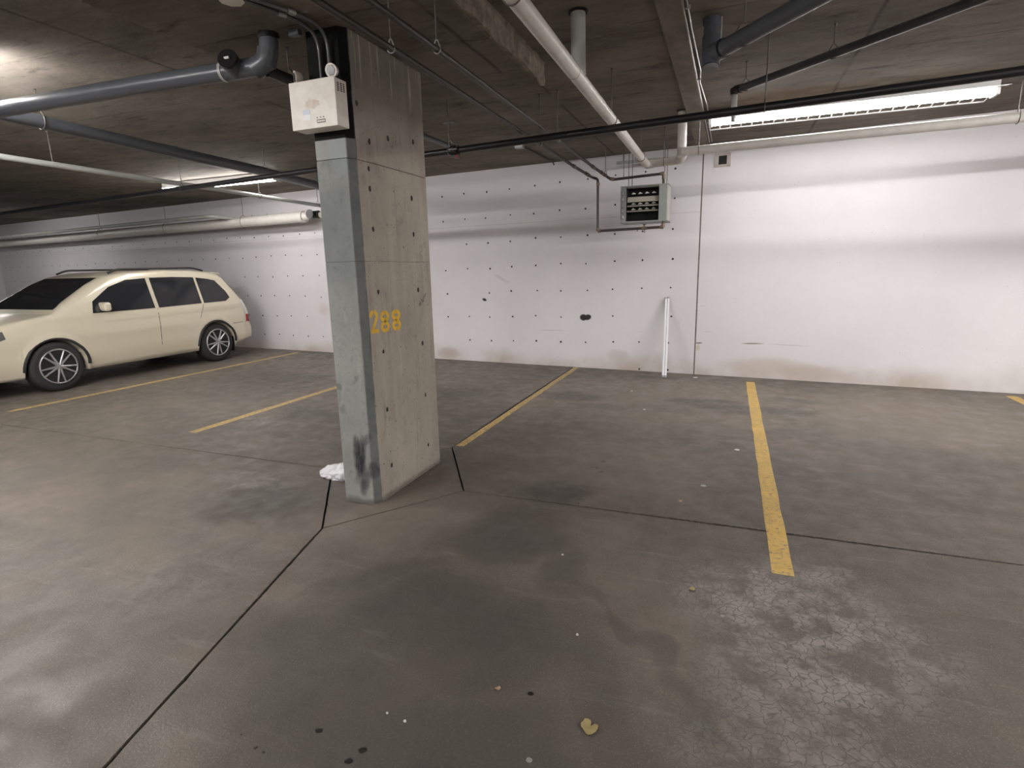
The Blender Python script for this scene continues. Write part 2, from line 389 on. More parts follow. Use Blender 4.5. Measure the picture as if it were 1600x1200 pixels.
M_BOX = simple('cream_enamel_box', (.88,.84,.77), .45, scale=9, c2=(.74,.68,.59))
M_BOXSTAIN = simple('rust_stained_enamel', (.80,.73,.63), .6, c2=(.62,.53,.42), scale=30)
M_LENS = simple('lamp_lens', (.10,.095,.088), .2, scale=40)
M_STICK = simple('pale_sticker', (.66,.72,.78), .4, var=.08)
M_STICKW = simple('white_sticker', (.86,.86,.85), .4, var=.05)
M_PRINT = simple('dark_print', (.07,.065,.06), .6)
M_HOUSING = simple('white_enamel_housing', (.82,.82,.80), .35, var=.06)
M_TUBE = emit('fluorescent_tube_glow', TUBE_COLOR, TUBE_STRENGTH)
M_TUBE_OLD = emit('aged_fluorescent_tube_glow', TUBE_COLOR, OLD_STRENGTH)
M_TUBE_MID = emit('added_fluorescent_tube_glow', TUBE_COLOR, MID_STRENGTH)
M_TUBE_AISLE = emit('bright_fluorescent_tube_glow', TUBE_COLOR, AISLE_STRENGTH)
M_DEADTUBE = simple('white_glass_tube', (.84,.85,.88), .25, var=.05)
M_CAP = simple('aluminium_cap', (.42,.42,.43), .4, .6)
M_BAG = simple('white_plastic_bag', (.78,.77,.80), .38, scale=18, var=.12)
M_LEAF = simple('dry_yellow_leaf', (.44,.36,.16), .7, scale=60, c2=(.30,.22,.09), bump=.5)
M_LEAF2 = simple('dry_tan_leaf', (.50,.34,.22), .7, scale=60, c2=(.34,.22,.14))
M_CHIP = simple('white_paint_chip', (.80,.79,.77), .6)
M_OIL = simple('oil_drop', (.018,.016,.014), .35)
M_RED = simple('red_sprinkler', (.22,.02,.015), .4)
M_JOINT = simple('joint_sealant', (.20,.175,.13), .8, c2=(.10,.085,.065))
M_STRIP = simple('strip_concrete', (.24,.21,.165), .9, scale=6, c2=(.115,.10,.08), stretch=(1,.5,1))

# ------------------------------------------------------------------ setting
WA = math.radians(-5.567); WDIST = 8.2545
WT = Vector((math.cos(WA), math.sin(WA), 0)); WN = Vector((-math.sin(WA), math.cos(WA), 0))
def wall_y(x): return (WDIST - x*WN.x)/WN.y
def W(u, off, z): p = WT*u + WN*(WDIST-off); return Vector((p.x, p.y, z))
CEIL = 3.11; X0, X1, Y0 = -20., 8., -13.

# floor: five slabs parted by saw-cut joints
floor = part('floor', MB().box((X0-.2, Y0-.2, -.25), (X1+.2, 10.6, -.03)), M_GAP); floor['kind'] = 'structure'
far = (-2.235, 4.24); rgt = (-1.700, 3.372); near = (-2.281, 2.560); lft = (-2.92, 3.46)
slabs = [[far, lft, near, rgt],
         [(X0, 3.62), lft, far, (-2.245, wall_y(-2.245)), (X0, wall_y(X0))],
         [far, rgt, (X1, 3.36), (X1, wall_y(X1)), (-2.245, wall_y(-2.245))],
         [near, lft, (X0, 3.62), (X0, Y0), (-1.0, Y0), (-1.80, .90), (-1.99, 1.557)],
         [near, (-1.99, 1.557), (-1.80, .90), (-1.0, Y0), (X1, Y0), (X1, 3.36), rgt]]
def inset_jitter(poly, g):
    area = sum(poly[i][0]*poly[(i+1) % len(poly)][1]-poly[(i+1) % len(poly)][0]*poly[i][1] for i in range(len(poly)))
    if area < 0: poly = poly[::-1]
    n = len(poly); L = []
    for i in range(n):
        a = Vector(poly[i-1]); b = Vector(poly[i]); c = Vector(poly[(i+1) % n])
        d1 = (b-a).normalized(); d2 = (c-b).normalized(); n1 = Vector((-d1.y, d1.x)); n2 = Vector((-d2.y, d2.x))
        k = g/max(.3, 1+n1.dot(n2)); L.append(b+(n1+n2)*k)
    out = []
    for i in range(n):
        a = L[i]; b = L[(i+1) % n]; d = b-a; ln = d.length; nn = Vector((-d.y, d.x)).normalized()
        out.append((a.x, a.y)); m = int(min(ln, 9)/.05)
        for j in range(1, m):
            t = j/m; p = a+d*t+nn*(abs(random.gauss(0, .0011)) + (.004*random.random() if random.random() < .08 else 0)); out.append((p.x, p.y))
    return out
for sl in slabs:
    part('floor_slab', MB().poly(inset_jitter(sl, .0062), -.03, 0.), M_FLOOR, floor)

def line(pts, m, label, worn=False):
    part('parking_line', MB().poly(pts, 0., .0012), m, floor, label=label)
def strip(x0, x1, ya, yb, jit=.002):
    n = 24; L = [(x0+random.gauss(0, jit), ya+(yb-ya)*i/n) for i in range(n+1)]; R = [(x1+random.gauss(0, jit), ya+(yb-ya)*i/n) for i in range(n+1)]
    return R+L[::-1]
line(strip(.280, .385, 2.88, 7.93), M_YELLOW, 'bright yellow stall line right of the leaning tubes')
line(strip(-2.226, -2.150, 4.30, wall_y(-2.2)-.05, .003), M_YELLOW_W, 'worn yellow stall line running behind the column')
line(strip(-2.34, -2.245, 3.88, 4.02, .003), M_YELLOW_W, 'scrap of yellow paint at the foot of the column')
line(strip(-5.055, -4.955, 3.9, wall_y(-5)-.35, .003), M_YELLOW_W, 'worn yellow stall line left of the column')
line(strip(-8.09, -7.99, 3.9, wall_y(-8)-.25, .003), M_YELLOW_W, 'faint yellow stall line beside the beige car')
line(strip(-11.2, -11.1, 3.9, wall_y(-11)-.25, .003), M_YELLOW_W, 'worn yellow stall line beyond the beige car')
line(strip(3.02, 3.12, 2.9, wall_y(3)-.2), M_YELLOW, 'yellow stall line at the far right of the bay')

def blob(x, y, rx, ry, a, z1=.0012, n=12, jit=.12):
    pts = []
    for k in range(n):
        q = 2*PI*k/n; r = 1+random.uniform(-jit, jit); px, py = math.cos(q)*rx*r, math.sin(q)*ry*r
        pts.append((x+px*math.cos(a)-py*math.sin(a), y+px*math.sin(a)+py*math.cos(a)))
    return MB().poly(pts, 0., z1)
for x, y, r, a in ((-1.246,1.284,.0115,.3),(-1.053,1.269,.013,.6),(-1.071,1.218,.0115,.4),(-.611,1.690,.010,0),(-.879,4.278,.016,0),(-.937,4.119,.012,0),(-.896,4.117,.012,0),(-.845,4.044,.014,0),(-.883,3.48,.012,0),(-.876,3.415,.012,0),(-1.182,3.464,.014,0),(-.089,2.585,.016,.6),(-1.49,1.18,.004,0),(-1.40,1.155,.006,.5),(-1.36,1.15,.005,.2)):
    part('oil_drop', blob(x, y, r*1.15, r*.85, a), M_OIL, floor)
for x, y, r in ((-.521,1.418,.011),(.05,2.42,.010),(.20,2.86,.014)):
    part('pale_spatter', blob(x, y, r, r*.9, 0), simple('dried_spatter', (.30,.29,.275), .7), floor)

# back wall in two pours with a sealed joint between them
wb = bpy.data.objects.new
def wall_obj(name, mb, m, parent=None):
    me = bpy.data.meshes.new(name); me.from_pydata([tuple(v) for v in mb.v], [], mb.f); me.update(); me.materials.append(m)
    o = bpy.data.objects.new(name, me); COL.objects.link(o)
    if parent is None: o.location = WN*WDIST; o.rotation_euler = (0, 0, WA)
    else: o.parent = parent
    return o
US = -1.215
wall = wall_obj('wall_back', MB().box((-22, 0, -.2), (US-.009, .3, 3.3)), M_WALL); wall['kind'] = 'structure'
wall_obj('wall_panel', MB().box((US+.009, -.004, -.2), (9, .3, 3.3)), M_WALL_R, wall)
wall_obj('expansion_joint', MB().box((US-.0092, .006, -.2), (US+.0092, .2, 3.3)), M_JOINT, wall)
# form joints: fine raised fins left by the shuttering
M_FIN2 = simple('form_fin', (.58,.56,.555), .7)
for (a, b) in (((-22,.0,2.255),(US-.01,-.0028,2.261)), ((-22,.0,2.205),(-8.0,-.002,2.21)), ((-1.745,.0,2.26),(-1.741,-.0028,3.11))):
    wall_obj('form_fin', MB().box((a[0], b[1], a[2]), (b[0], a[1], b[2])), M_FIN2, wall)
ties = MB()
for i in range(-3, 46):
    u = -1.58-.4235*i
    if u > US-.1: continue
    for j in range(8):
        z = .035+.402*j+.022*max(-6, (u+1.58))
        if z < .02 or z > 2.98 or (j == 0 and i > 3): continue
        if random.random() < .06: continue
        uu = u+random.gauss(0, .012); zz = z+random.gauss(0, .008); r = random.uniform(.012, .0165); n = 8
        ring = [Vector((uu+math.cos(2*PI*k/n)*r*random.uniform(.8,1.15), -.0015, zz+math.sin(2*PI*k/n)*r*random.uniform(.85,1.2))) for k in range(n)]
        ring2 = [Vector((p.x, .001, p.z)) for p in ring]
        ties.add(ring+ring2, [tuple(range(n))]+[(k, k+n, (k+1) % n+n, (k+1) % n) for k in range(n)])
th = wall_obj('tie_holes', ties, M_TIE, wall); th['kind'] = 'stuff'

wl = part('wall_left', MB().box((X0-.3, Y0, -.2), (X0, 10.6, 3.3)), M_WALL); wl['kind'] = 'structure'
wr = part('wall_right', MB().box((X1, Y0, -.2), (X1+.3, 8.2, 3.3)), M_WALL_R); wr['kind'] = 'structure'
wf = part('wall_front', MB().box((X0, Y0-.3, -.2), (X1, Y0, 3.3)), M_WALL_R); wf['kind'] = 'structure'
ceil = part('ceiling', MB().box((X0, Y0, CEIL), (X1, 10.3, CEIL+.2)), M_CEIL); ceil['kind'] = 'structure'
# thickened slab over the column, with a rough broken edge towards the white pipe
DZ = 2.945; dx0, dx1, dy0, dy1 = -3.18, -1.405, 2.2, 4.51
part('drop_panel', MB().box((dx0, dy0, DZ), (dx1-.03, dy1-.01, CEIL)), M_CEIL, ceil)
def rough_edge():
    mb = MB(); nu, nv = 90, 10; vs = []
    rnd = random.Random(3)
    nz = [[rnd.gauss(0, 1) for _ in range(nv)] for _ in range(nu)]
    for i in range(nu):
        for j in range(nv):
            y = dy0+(dy1-dy0)*i/(nu-1); z = DZ+(CEIL-DZ)*j/(nv-1)
            s = sum(nz[max(0, min(nu-1, i+a))][max(0, min(nv-1, j+b))] for a in (-1,0,1) for b in (-1,0,1))/9
            low = .010*math.sin(y*9)+.006*math.sin(y*23+1)
            vs.append(Vector((dx1-.012+s*.010+(.012 if j < 3 else 0)*math.sin(y*14)*.6-.0, y, z-(low+abs(s)*.008 if j == 0 else 0))))
    for i in range(nu):
        vs.append(Vector((dx1-.05, dy0+(dy1-dy0)*i/(nu-1), DZ-.001)))
    fs = [(i*nv+j, (i+1)*nv+j, (i+1)*nv+j+1, i*nv+j+1) for i in range(nu-1) for j in range(nv-1)]
    b = nu*nv; fs += [(b+i, b+i+1, (i+1)*nv, i*nv) for i in range(nu-1)]
    e = (nu-1)*nv; k = len(vs); vs += [Vector((dx1-.05, dy1-.002, DZ)), Vector((dx1-.05, dy1-.002, CEIL))]
    fs += [tuple([e+j for j in range(nv)]+[k+1, k])]
    return mb.add(vs, fs)
part('slab_edge', rough_edge(), M_ROUGH, ceil, label='rough broken concrete edge of the thickened slab')
part('ceiling_strip', MB().box((-.492, 1.2, CEIL-.05), (-.345, 7.95, CEIL)), M_STRIP, ceil, label='shallow raised concrete strip beside the conduits')

# ------------------------------------------------------------------ concrete column with painted stall number
CX, CY = -2.29, 2.97      # object origin at the middle of the front face
col = thing('concrete_column', 'grey concrete column stencilled 288 with black painted top', 'column', (CX, CY, 0))
ch = .040
xl, xr, yb = -2.418, -2.150, 3.868
prof = [(xl+.01, CY), (xr-.036, CY), (xr, CY+.052), (xr, yb-.012), (xr-.012, yb), (xl+.012, yb), (xl, yb-.012), (xl, CY+.01)]
def ring_col(z, g): 
    cx = (xl+xr)/2; cy = (CY+yb)/2
    return [Vector((cx+(p[0]-cx)*(1-g/.13), cy+(p[1]-cy)*(1-g/.45), z)) for p in prof]
mb = MB(); zs = [(0,0),(1.614,0),(1.618,.0022),(1.622,0),(2.222,0),(2.227,.003),(2.232,0),(DZ,0)]
n = len(prof); vs = []
for z, g in zs: vs += ring_col(z, g)
fs = [(i*n+k, i*n+(k+1) % n, (i+1)*n+(k+1) % n, (i+1)*n+k) for i in range(len(zs)-1) for k in range(n)]
mb.add(vs, fs); mb.add(ring_col(0,0), [tuple(range(n))])
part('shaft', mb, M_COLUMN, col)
XF = xr+.0012
for y, z in ((3.134,2.066),(3.638,2.06),(3.138,1.82),(3.637,1.812),(3.146,1.423),(3.657,1.414),(3.157,1.025),(3.679,1.015),(3.155,.623),(3.679,.611),(3.162,.218),(3.681,.207),(3.163,2.352),(3.378,2.412),(3.136,2.187),(3.06,2.55),(3.70,2.45)):
    r = random.uniform(.011, .015); k = 9
    rg = [Vector((XF, y+math.cos(2*PI*q/k)*r*random.uniform(.8,1.15), z+math.sin(2*PI*q/k)*r*1.35*random.uniform(.85,1.1))) for q in range(k)]
    rg2 = [Vector((xr-.002, p.y, p.z)) for p in rg]
    part('tie_hole', MB().add(rg+rg2, [tuple(range(k))]+[(q, q+k, (q+1) % k+k, (q+1) % k) for q in range(k)]), M_TIE, col)
# stencilled digits: strokes swept along centre lines, with the bridges of the stencil left open
def stroke(pts, wd, mb, x=XF+.0002):
    pts = [Vector(p) for p in pts]; L = []; R = []
    for i, p in enumerate(pts):
        d = (pts[min(i+1, len(pts)-1)]-pts[max(i-1, 0)]).normalized(); nn = Vector((-d.y, d.x))*wd/2
        L.append(p+nn); R.append(p-nn)
    vs = [Vector((x, p.x, p.y)) for p in L]+[Vector((x, p.x, p.y)) for p in R]; m = len(pts)
    mb.add(vs, [(i, i+m, i+1+m, i+1) for i in range(m-1)])
def arc(cx, cy, rx, ry, a0, a1, k=14): return [(cx+rx*math.cos(math.radians(a0+(a1-a0)*i/k)), cy+ry*math.sin(math.radians(a0+(a1-a0)*i/k))) for i in range(k+1)]
def digit8(y0, z0, w_, h_):
    mb = MB(); th_ = w_*.255; rx = w_/2-th_/2; c = y0+w_/2
    top = (z0+h_*.74, h_*.26-th_/2); bot = (z0+h_*.265, h_*.265-th_/2)
    for cz, ry in (top, bot):
        for a0, a1 in ((-87, 87), (93, 267)): stroke(arc(c, cz, rx, ry*1.04, a0, a1), th_, mb)
    return mb
def digit2(y0, z0, w_, h_):
    mb = MB(); th_ = w_*.27; rx = w_/2-th_/2; c = y0+w_/2; cz = z0+h_*.72; ry = h_*.28-th_/2
    stroke(arc(c, cz, rx, ry, 190, 97, 10), th_, mb)
    stroke(arc(c, cz, rx, ry, 83, -28, 12)+[(y0+w_*.34, z0+th_*1.0), (y0+w_*.22, z0+th_*.05)], th_, mb)
    stroke([(y0+w_*.36, z0+th_*.5), (y0+w_, z0+th_*.5)], th_, mb)
    return mb
part('stencil_digit', digit2(3.026, 1.158, .096, .152), M_STENCIL, col, label='yellow stencilled digit 2')
part('stencil_digit', digit8(3.146, 1.150, .106, .146), M_STENCIL, col, label='yellow stencilled digit 8')
part('stencil_digit', digit8(3.282, 1.147, .112, .147), M_STENCIL, col, label='yellow stencilled digit 8')
mb = MB(); rr = random.Random(5)
for k in range(9):
    y = 3.66+k*.013; z = 1.30+k*.0085
    stroke([(y+rr.uniform(-.012,.012), z+rr.uniform(-.016,.016)) for _ in range(5)], .004, mb, XF+.0003)
part('scribble', mb, M_SCRIB, col, label='black marker scribble')

# ------------------------------------------------------------------ emergency light box on the column
eb = thing('emergency_light_box', 'cream emergency light box with two lamp heads on the column', 'emergency light', (-2.31, 2.965, 2.385))
bx0, bx1, by0, by1, bz0, bz1 = -2.470, -2.148, 2.857, 2.969, 2.385, 2.642
part('housing', MB().box((bx0, by0+.012, bz0), (bx1, by1, bz1), bev=.004), M_BOX, eb)
cv = part('cover', MB().box((bx0-.002, by0, bz0-.002), (bx1+.002, by0+.014, bz1+.002), bev=.003), M_BOX, eb)
part('stain', MB().poly([(-2.40+.06*math.cos(a)*random.uniform(.6,1.2)+.02, 2.515+.03*math.sin(a)*random.uniform(.6,1.2)) for a in [2*PI*k/18 for k in range(18)]], 0, .0006, Matrix(((1,0,0,.06),(0,0,-1,by0),(0,1,0,0),(0,0,0,1)))), M_BOXSTAIN, cv)
part('sticker', MB().box((-2.385, by0-.001, 2.430), (-2.333, by0, 2.487)), M_STICKW, cv)
part('sticker_band', MB().box((-2.385, by0-.0016, 2.462), (-2.333, by0-.001, 2.487)), M_STICK, cv)
mb = MB().box((-2.290, by0-.001, 2.408), (-2.229, by0, 2.427)); part('nameplate', mb, M_PRINT, cv)
mb = MB()
for k in range(7): mb.box((-2.286+k*.0078, by0-.0016, 2.412), (-2.286+k*.0078+(.0055 if k % 2 else .0062), by0-.001, 2.423))
part('nameplate_lettering', mb, M_BOX, cv)
for x in (-2.285, -2.262, -2.240): part('indicator', MB().tube([(x, by0-.003, 2.438), (x, by0+.001, 2.438)], .003, 8), M_LENS, cv)
for r_, (ya, yb_) in enumerate(((2.880,2.897),(2.908,2.924),(2.934,2.948))):
    for q in range(5):
        part('vent_slot', MB().box((bx1-.001, ya, 2.573+q*.010+r_*.002), (bx1+.0008, yb_, 2.579+q*.010+r_*.002)), M_DARK, eb)
def lamp_head(px, py, dirv):
    base = Vector((px, py, bz1)); top = base+Vector((0,0,.042)); d = Vector(dirv).normalized()
    h = part('lamp_head', MB().tube([top-d*.030, top-d*.026, top+d*.006, top+d*.014], [.016,.026,.036,.037], 20), M_BOX, eb)
    part('lens', MB().tube([top+d*.0135, top+d*.0165], [.029,.027], 6, smooth=False), M_LENS, h)
    part('swivel', MB().tube([base, base+Vector((0,0,.012))], .014, 12).tube([base, base+Vector((0,0,.03))], .007, 10), M_BOX, h)
lamp_head(-2.180, 2.890, (.12,-1,-.18)); lamp_head(-2.440, 2.900, (-.62,-.78,-.10))

# electrical conduits from the ceiling box down to the emergency light
jb = thing('junction_box', 'octagonal ceiling junction box feeding the two conduits', 'junction box', (-2.43, 2.42, DZ))
part('cover', MB().tube([(-2.43,2.45,DZ-.034), (-2.43,2.45,DZ-.028)], .062, 8, smooth=False), M_BOX, jb)
part('body', MB().tube([(-2.43,2.45,DZ-.028), (-2.43,2.45,DZ)], .056, 8, smooth=False), M_STEEL, jb)
for k, (dx, xx) in enumerate(((0, -2.302), (1, -2.238))):
    o = thing('electrical_conduit', ('left' if k == 0 else 'right')+' bent steel conduit dropping into the emergency light box', 'conduit', (xx, 2.95, 2.64), 'conduits above the emergency light')
    part('tube', MB().tube([(-2.40+.05*k, 2.475, DZ-.018), (xx-.02, 2.70, DZ-.018), (xx, 2.945, DZ-.018), (xx, 2.948, bz1)], .0105, 12, bend=.14), M_OLDCONDUIT, o)
    part('coupling', MB().tube([(xx-.035+.0*k, 2.675, DZ-.018), (xx-.02, 2.715, DZ-.018)], .0145, 12), M_STEEL, o)
    part('strap', MB().box((xx-.028, 2.75, DZ-.004), (xx+.028, 2.768, DZ)), M_STEEL, o)
cl = tag(part('ceiling_bracket', MB().box((-2.475, 2.90, DZ-.034), (-2.405, 2.935, DZ), bev=.003), M_GREYPVC, loc=(-2.44,2.92,DZ)), 'small pale bracket on the ceiling left of the column', 'bracket')

# ------------------------------------------------------------------ pipes
def hanger(parent, x, y, zp, r, m_clevis=None, top=CEIL, axis='y'):
    """threaded rod from the ceiling to a clevis ring round the pipe"""
    m_clevis = m_clevis or M_ROD
    h = part('hanger_rod', MB().tube([(x,y,top), (x,y,zp+r+.03)], .0042, 8), M_ROD, parent)
    part('ceiling_nut', MB().tube([(x,y,top), (x,y,top-.012)], .011, 6, smooth=False), M_ROD, h)
    mb = MB(); k = 16; R = r+.004; ring = []
    for i in range(k+1):
        a = PI/2+2*PI*i/k; p = (math.cos(a)*R, math.sin(a)*R*(1.0 if math.sin(a) < 0 else 1.0)+(.028*max(0, math.sin(a))**3))
        ring.append((x+p[0], y, zp+p[1]) if axis == 'y' else (x, y+p[0], zp+p[1]))
    mb.tube(ring, .0035, 6); part('clevis', mb, m_clevis, h)
def coupling(parent, a, b, r, m, name='coupling'):
    part(name, MB().tube([a, b], r, 16), m, parent)

# twin heating pipes running to the unit heater
p1 = thing('heating_pipe', 'thin dark return pipe on the left looping under the heater', 'pipe', (-1.69, 5, 2.66), 'heating pipes')
zl = 2.68; x1_ = -1.690
part('pipe', MB().tube([(x1_+.02,-12.9,zl),(x1_,2.8,zl),(x1_-.03,6.55,zl)], 0.0165, 12), M_DARKPIPE, p1)
part('branch_pipe', MB().tube([(x1_-.03,6.55,zl),(-1.715,7.42,zl),(-1.655,7.50,2.664),(-1.650,7.50,2.014),(-.812,7.46,2.024),(-.812,7.46,2.10)], 0.0165, 12, bend=.03), M_DARKPIPE, p1)
for a, b in (((x1_-.028,6.50,zl),(x1_-.03,6.58,zl)), ((-1.712,7.08,zl),(-1.714,7.14,zl)), ((-1.714,7.20,zl),(-1.716,7.27,zl)), ((-1.652,7.5,2.62),(-1.652,7.5,2.58)), ((-1.65,7.5,2.05),(-1.65,7.5,2.012)), ((-1.65,7.5,2.014),(-1.61,7.5,2.0145)), ((-.812,7.46,2.02),(-.812,7.46,2.065)), ((-.85,7.46,2.0235),(-.805,7.46,2.024))):
    coupling(p1, a, b, 0.0225, M_TANPIPE, 'fitting')
v = part('valve', MB().tube([(-1.08,7.472,2.021),(-1.01,7.469,2.0215)], .021, 12).tube([(-1.045,7.47,2.02),(-1.045,7.47,2.065)], .009, 10), M_TANPIPE, p1)
part('handle', MB().tube([(-1.045,7.47,2.062),(-1.045,7.47,2.072)], .022, 10), M_DARKPIPE, v)
part('drain_cock', MB().tube([(-1.04,7.47,2.02),(-1.04,7.47,1.965)], .006, 8), M_TANPIPE, p1)
part('vent_cock', MB().tube([(-1.13,7.474,2.02),(-1.13,7.474,1.985)], .006, 8), M_TANPIPE, p1)
p2 = thing('heating_pipe', 'thin tan supply pipe on the right entering the heater top', 'pipe', (-1.50, 5, 2.67), 'heating pipes')
x2_ = -1.498; z2 = 2.69
part('pipe', MB().tube([(x2_-.01,-12.9,z2),(x2_,2.8,z2),(x2_-.045,6.75,z2)], 0.0165, 12), M_DARKPIPE, p2)
part('branch_pipe', MB().tube([(x2_-.045,6.75,z2),(-1.53,7.40,z2-.01),(-1.475,7.50,2.642),(-.822,7.47,2.664),(-.822,7.47,2.53)], 0.0165, 12, bend=.03), M_DARKPIPE, p2)
for a, b in (((x2_-.044,6.70,z2),(x2_-.046,6.78,z2)), ((-1.53,7.12,z2-.006),(-1.53,7.20,z2-.007)), ((-1.53,7.28,z2-.008),(-1.53,7.35,z2-.009)), ((-1.49,7.475,2.652),(-1.44,7.498,2.644)), ((-.86,7.472,2.663),(-.815,7.47,2.664)), ((-.822,7.47,2.66),(-.822,7.47,2.60))):
    coupling(p2, a, b, 0.0225, M_TANPIPE, 'fitting')
for y in (.6, 2.75, 5.25): hanger(p1, x1_-(y/6.5)*.025+.005, y, zl, .0165, M_STEEL, top=DZ if 2.2 < y < 4.5 else CEIL)
for y in (.8, 2.88, 5.22): hanger(p2, x2_-(.03 if y > 5 else 0), y, z2, .0165, M_STEEL, top=DZ if 2.2 < y < 4.5 else CEIL)
hanger(p2, -1.515, 7.30, z2-.01, .0135, M_ROD)
hanger(p2, -1.32, 7.49, 2.647, .0135, M_ROD, axis='x')

# white drain main with its riser and the run along the wall
wp = thing('white_drain_pipe', 'thick white pipe sloping overhead with elbow beside the heater', 'pipe', (-.93, 4, 2.70))
zw = 2.725
part('main_pipe', MB().tube([(-.935,-12.9,zw+.03),(-.948,2.6,zw),(-.985,7.08,zw)], .043, 20), M_WHITEPIPE, wp)
part('elbow', MB().tube([(-.985,7.02,zw),(-.985,7.11,zw),(-.90,7.10,zw)], .047, 18, bend=.05), M_WHITEPIPE, wp)
part('cross_pipe', MB().tube([(-.94,7.105,zw),(-.65,7.01,zw)], .042, 18), M_WHITEPIPE, wp)
part('elbow', MB().tube([(-.70,7.03,zw),(-.590,6.985,zw),(-.545,6.75,zw-.005),(-.530,6.42,zw-.022)], .046, 18, bend=.06), M_WHITEPIPE, wp)
part('side_pipe', MB().tube([(-.530,6.378,2.702),(1.4,6.28,2.70),(X1-.05,6.02,2.72)], .043, 20), M_WHITEPIPE, wp)
part('riser', MB().tube([(-.530,6.40,2.66),(-.535,6.42,CEIL)], .046, 18), M_WHITEPIPE, wp)
part('riser_collar', MB().tube([(-.535,6.42,CEIL-.014),(-.535,6.42,CEIL)], .062, 18), M_DARKPIPE, wp)
part('down_pipe', MB().tube([(-.963,3.76,CEIL),(-.958,3.76,zw)], .046, 20), M_LIGHTPVC, wp)
part('down_pipe_collar', MB().tube([(-.963,3.76,CEIL-.012),(-.963,3.76,CEIL)], .060, 18), M_DARK, wp)
part('joint_band', MB().tube([(-.957,3.62,zw),(-.957,3.635,zw)], .0445, 20), M_LIGHTPVC, wp)
part('joint_band', MB().tube([(-.962,4.30,zw),(-.963,4.44,zw)], .0448, 20), M_WHITEPIPE, wp)
hanger(wp, -.948, 2.55, zw, .043); hanger(wp, -.967, 4.87, zw, .043); hanger(wp, -.980, 6.60, zw, .043)
hanger(wp, -.78, 7.05, zw, .042, axis='x'); hanger(wp, -.36, 6.37, 2.702, .043, axis='x'); hanger(wp, 2.2, 6.25, 2.70, .043, axis='x')

# black sprinkler main
bp_ = thing('sprinkler_main', 'black steel sprinkler main crossing the ceiling past the column', 'pipe', (-1, 4.95, 2.62))
def by(x): return 4.912-(x+2.772)*.1131
part('pipe', MB().tube([(X0+.05,by(X0)+.0,2.62),(-8,by(-8),2.62),(-2.9,by(-2.9),2.62),(X1-.05,by(X1),2.62)], .029, 18), M_BLACKPIPE, bp_)
part('grooved_coupling', MB().tube([(-2.43,by(-2.43),2.62),(-2.36,by(-2.36),2.62)], .043, 18).box((-2.41,by(-2.4)-.055,2.605),(-2.38,by(-2.4)+.055,2.635)), M_BLACKPIPE, bp_)
for s in (-1, 1): part('bolt', MB().tube([(-2.435,by(-2.4)+s*.048,2.622),(-2.355,by(-2.4)+s*.048,2.622)], .008, 8), M_STEEL, bp_)
sh = part('sprinkler_head', MB().tube([(-2.375,by(-2.375),2.595),(-2.375,by(-2.375),2.55)], .014, 12).tube([(-2.375,by(-2.375),2.554),(-2.375,by(-2.375),2.550)], .024, 12), M_RED, bp_, label='red sprinkler head')
hanger(bp_, -2.461, by(-2.461), 2.62, .029, M_STEEL, axis='x'); hanger(bp_, .17, by(.17), 2.62, .029, axis='x')
hanger(bp_, -6.4, by(-6.4), 2.62, .029, axis='x'); hanger(bp_, 3.2, by(3.2), 2.62, .029, axis='x')

sp = thing('branch_pipe', 'small dark grey pipe with sprinkler drop at upper right', 'pipe', (0, 5.2, 2.93))
d0 = Vector((-.036, 5.24, 2.925)); dd = Vector((.43, -.41, 0))*2.6
part('drop_pipe', MB().tube([d0, d0-Vector((0,0,.19))], .024, 14), M_LIGHTPVC, sp)
part('sprinkler_head', MB().tube([d0-Vector((0,0,.19)), d0-Vector((0,0,.235))], .017, 12), M_STEEL, sp)
part('pipe', MB().tube([d0, d0+dd*1.5], .028, 16), M_GREYPVC, sp)
part('elbow', MB().tube([d0+Vector((0,0,-.03)), d0+Vector((0,0,.004)), d0+dd*.04], .034, 14, bend=.02), M_DARKPIPE, sp)
part('cap', MB().tube([d0-dd.normalized()*.02, d0+dd.normalized()*.05], .033, 14), M_GREYPVC, sp)
for k in (.07, .55): 
    q = d0+dd*k; hanger(sp, q.x, q.y, q.z, .028)

rd = thing('drain_pipe', 'thick grey plastic drain pipe with tee in the upper right ceiling', 'pipe', (-.19, 4.2, 2.87), 'grey plastic drains')
a0 = Vector((-.188, 4.17, 2.875)); a1 = Vector((.95, 2.90, 2.90)); ad = a1-a0
part('vertical_pipe', MB().tube([(-.192,4.22,CEIL),(-.190,4.20,2.90)], .050, 20), M_GREYPVC, rd)
part('collar', MB().tube([(-.192,4.22,CEIL),(-.192,4.22,CEIL-.05)], .057, 20), M_GREYPVC, rd)
part('tee', MB().tube([(-.190,4.20,2.99),(-.187,4.17,2.88),(-.185,4.15,2.80)], .057, 20).tube([a0, a0+ad*.07], .057, 20), M_GREYPVC, rd)
part('cleanout_plug', MB().tube([(-.185,4.15,2.80),(-.184,4.145,2.775)], .050, 18), M_LIGHTPVC2, rd)
part('horizontal_pipe', MB().tube([a0+ad*.05, a0+ad*2.4], .050, 20), M_GREYPVC, rd)
part('solvent_band', MB().tube([a0+ad*.068, a0+ad*.074], .0585, 20), M_BLACKPIPE, rd)
part('hanger_bolt', MB().tube([(-.132,4.22,CEIL),(-.132,4.22,CEIL-.13)], .006, 8), M_STEEL, rd)
q = a0+ad*.17; hanger(rd, q.x, q.y, q.z, .050); q = a0+ad*.75; hanger(rd, q.x, q.y, q.z, .050)

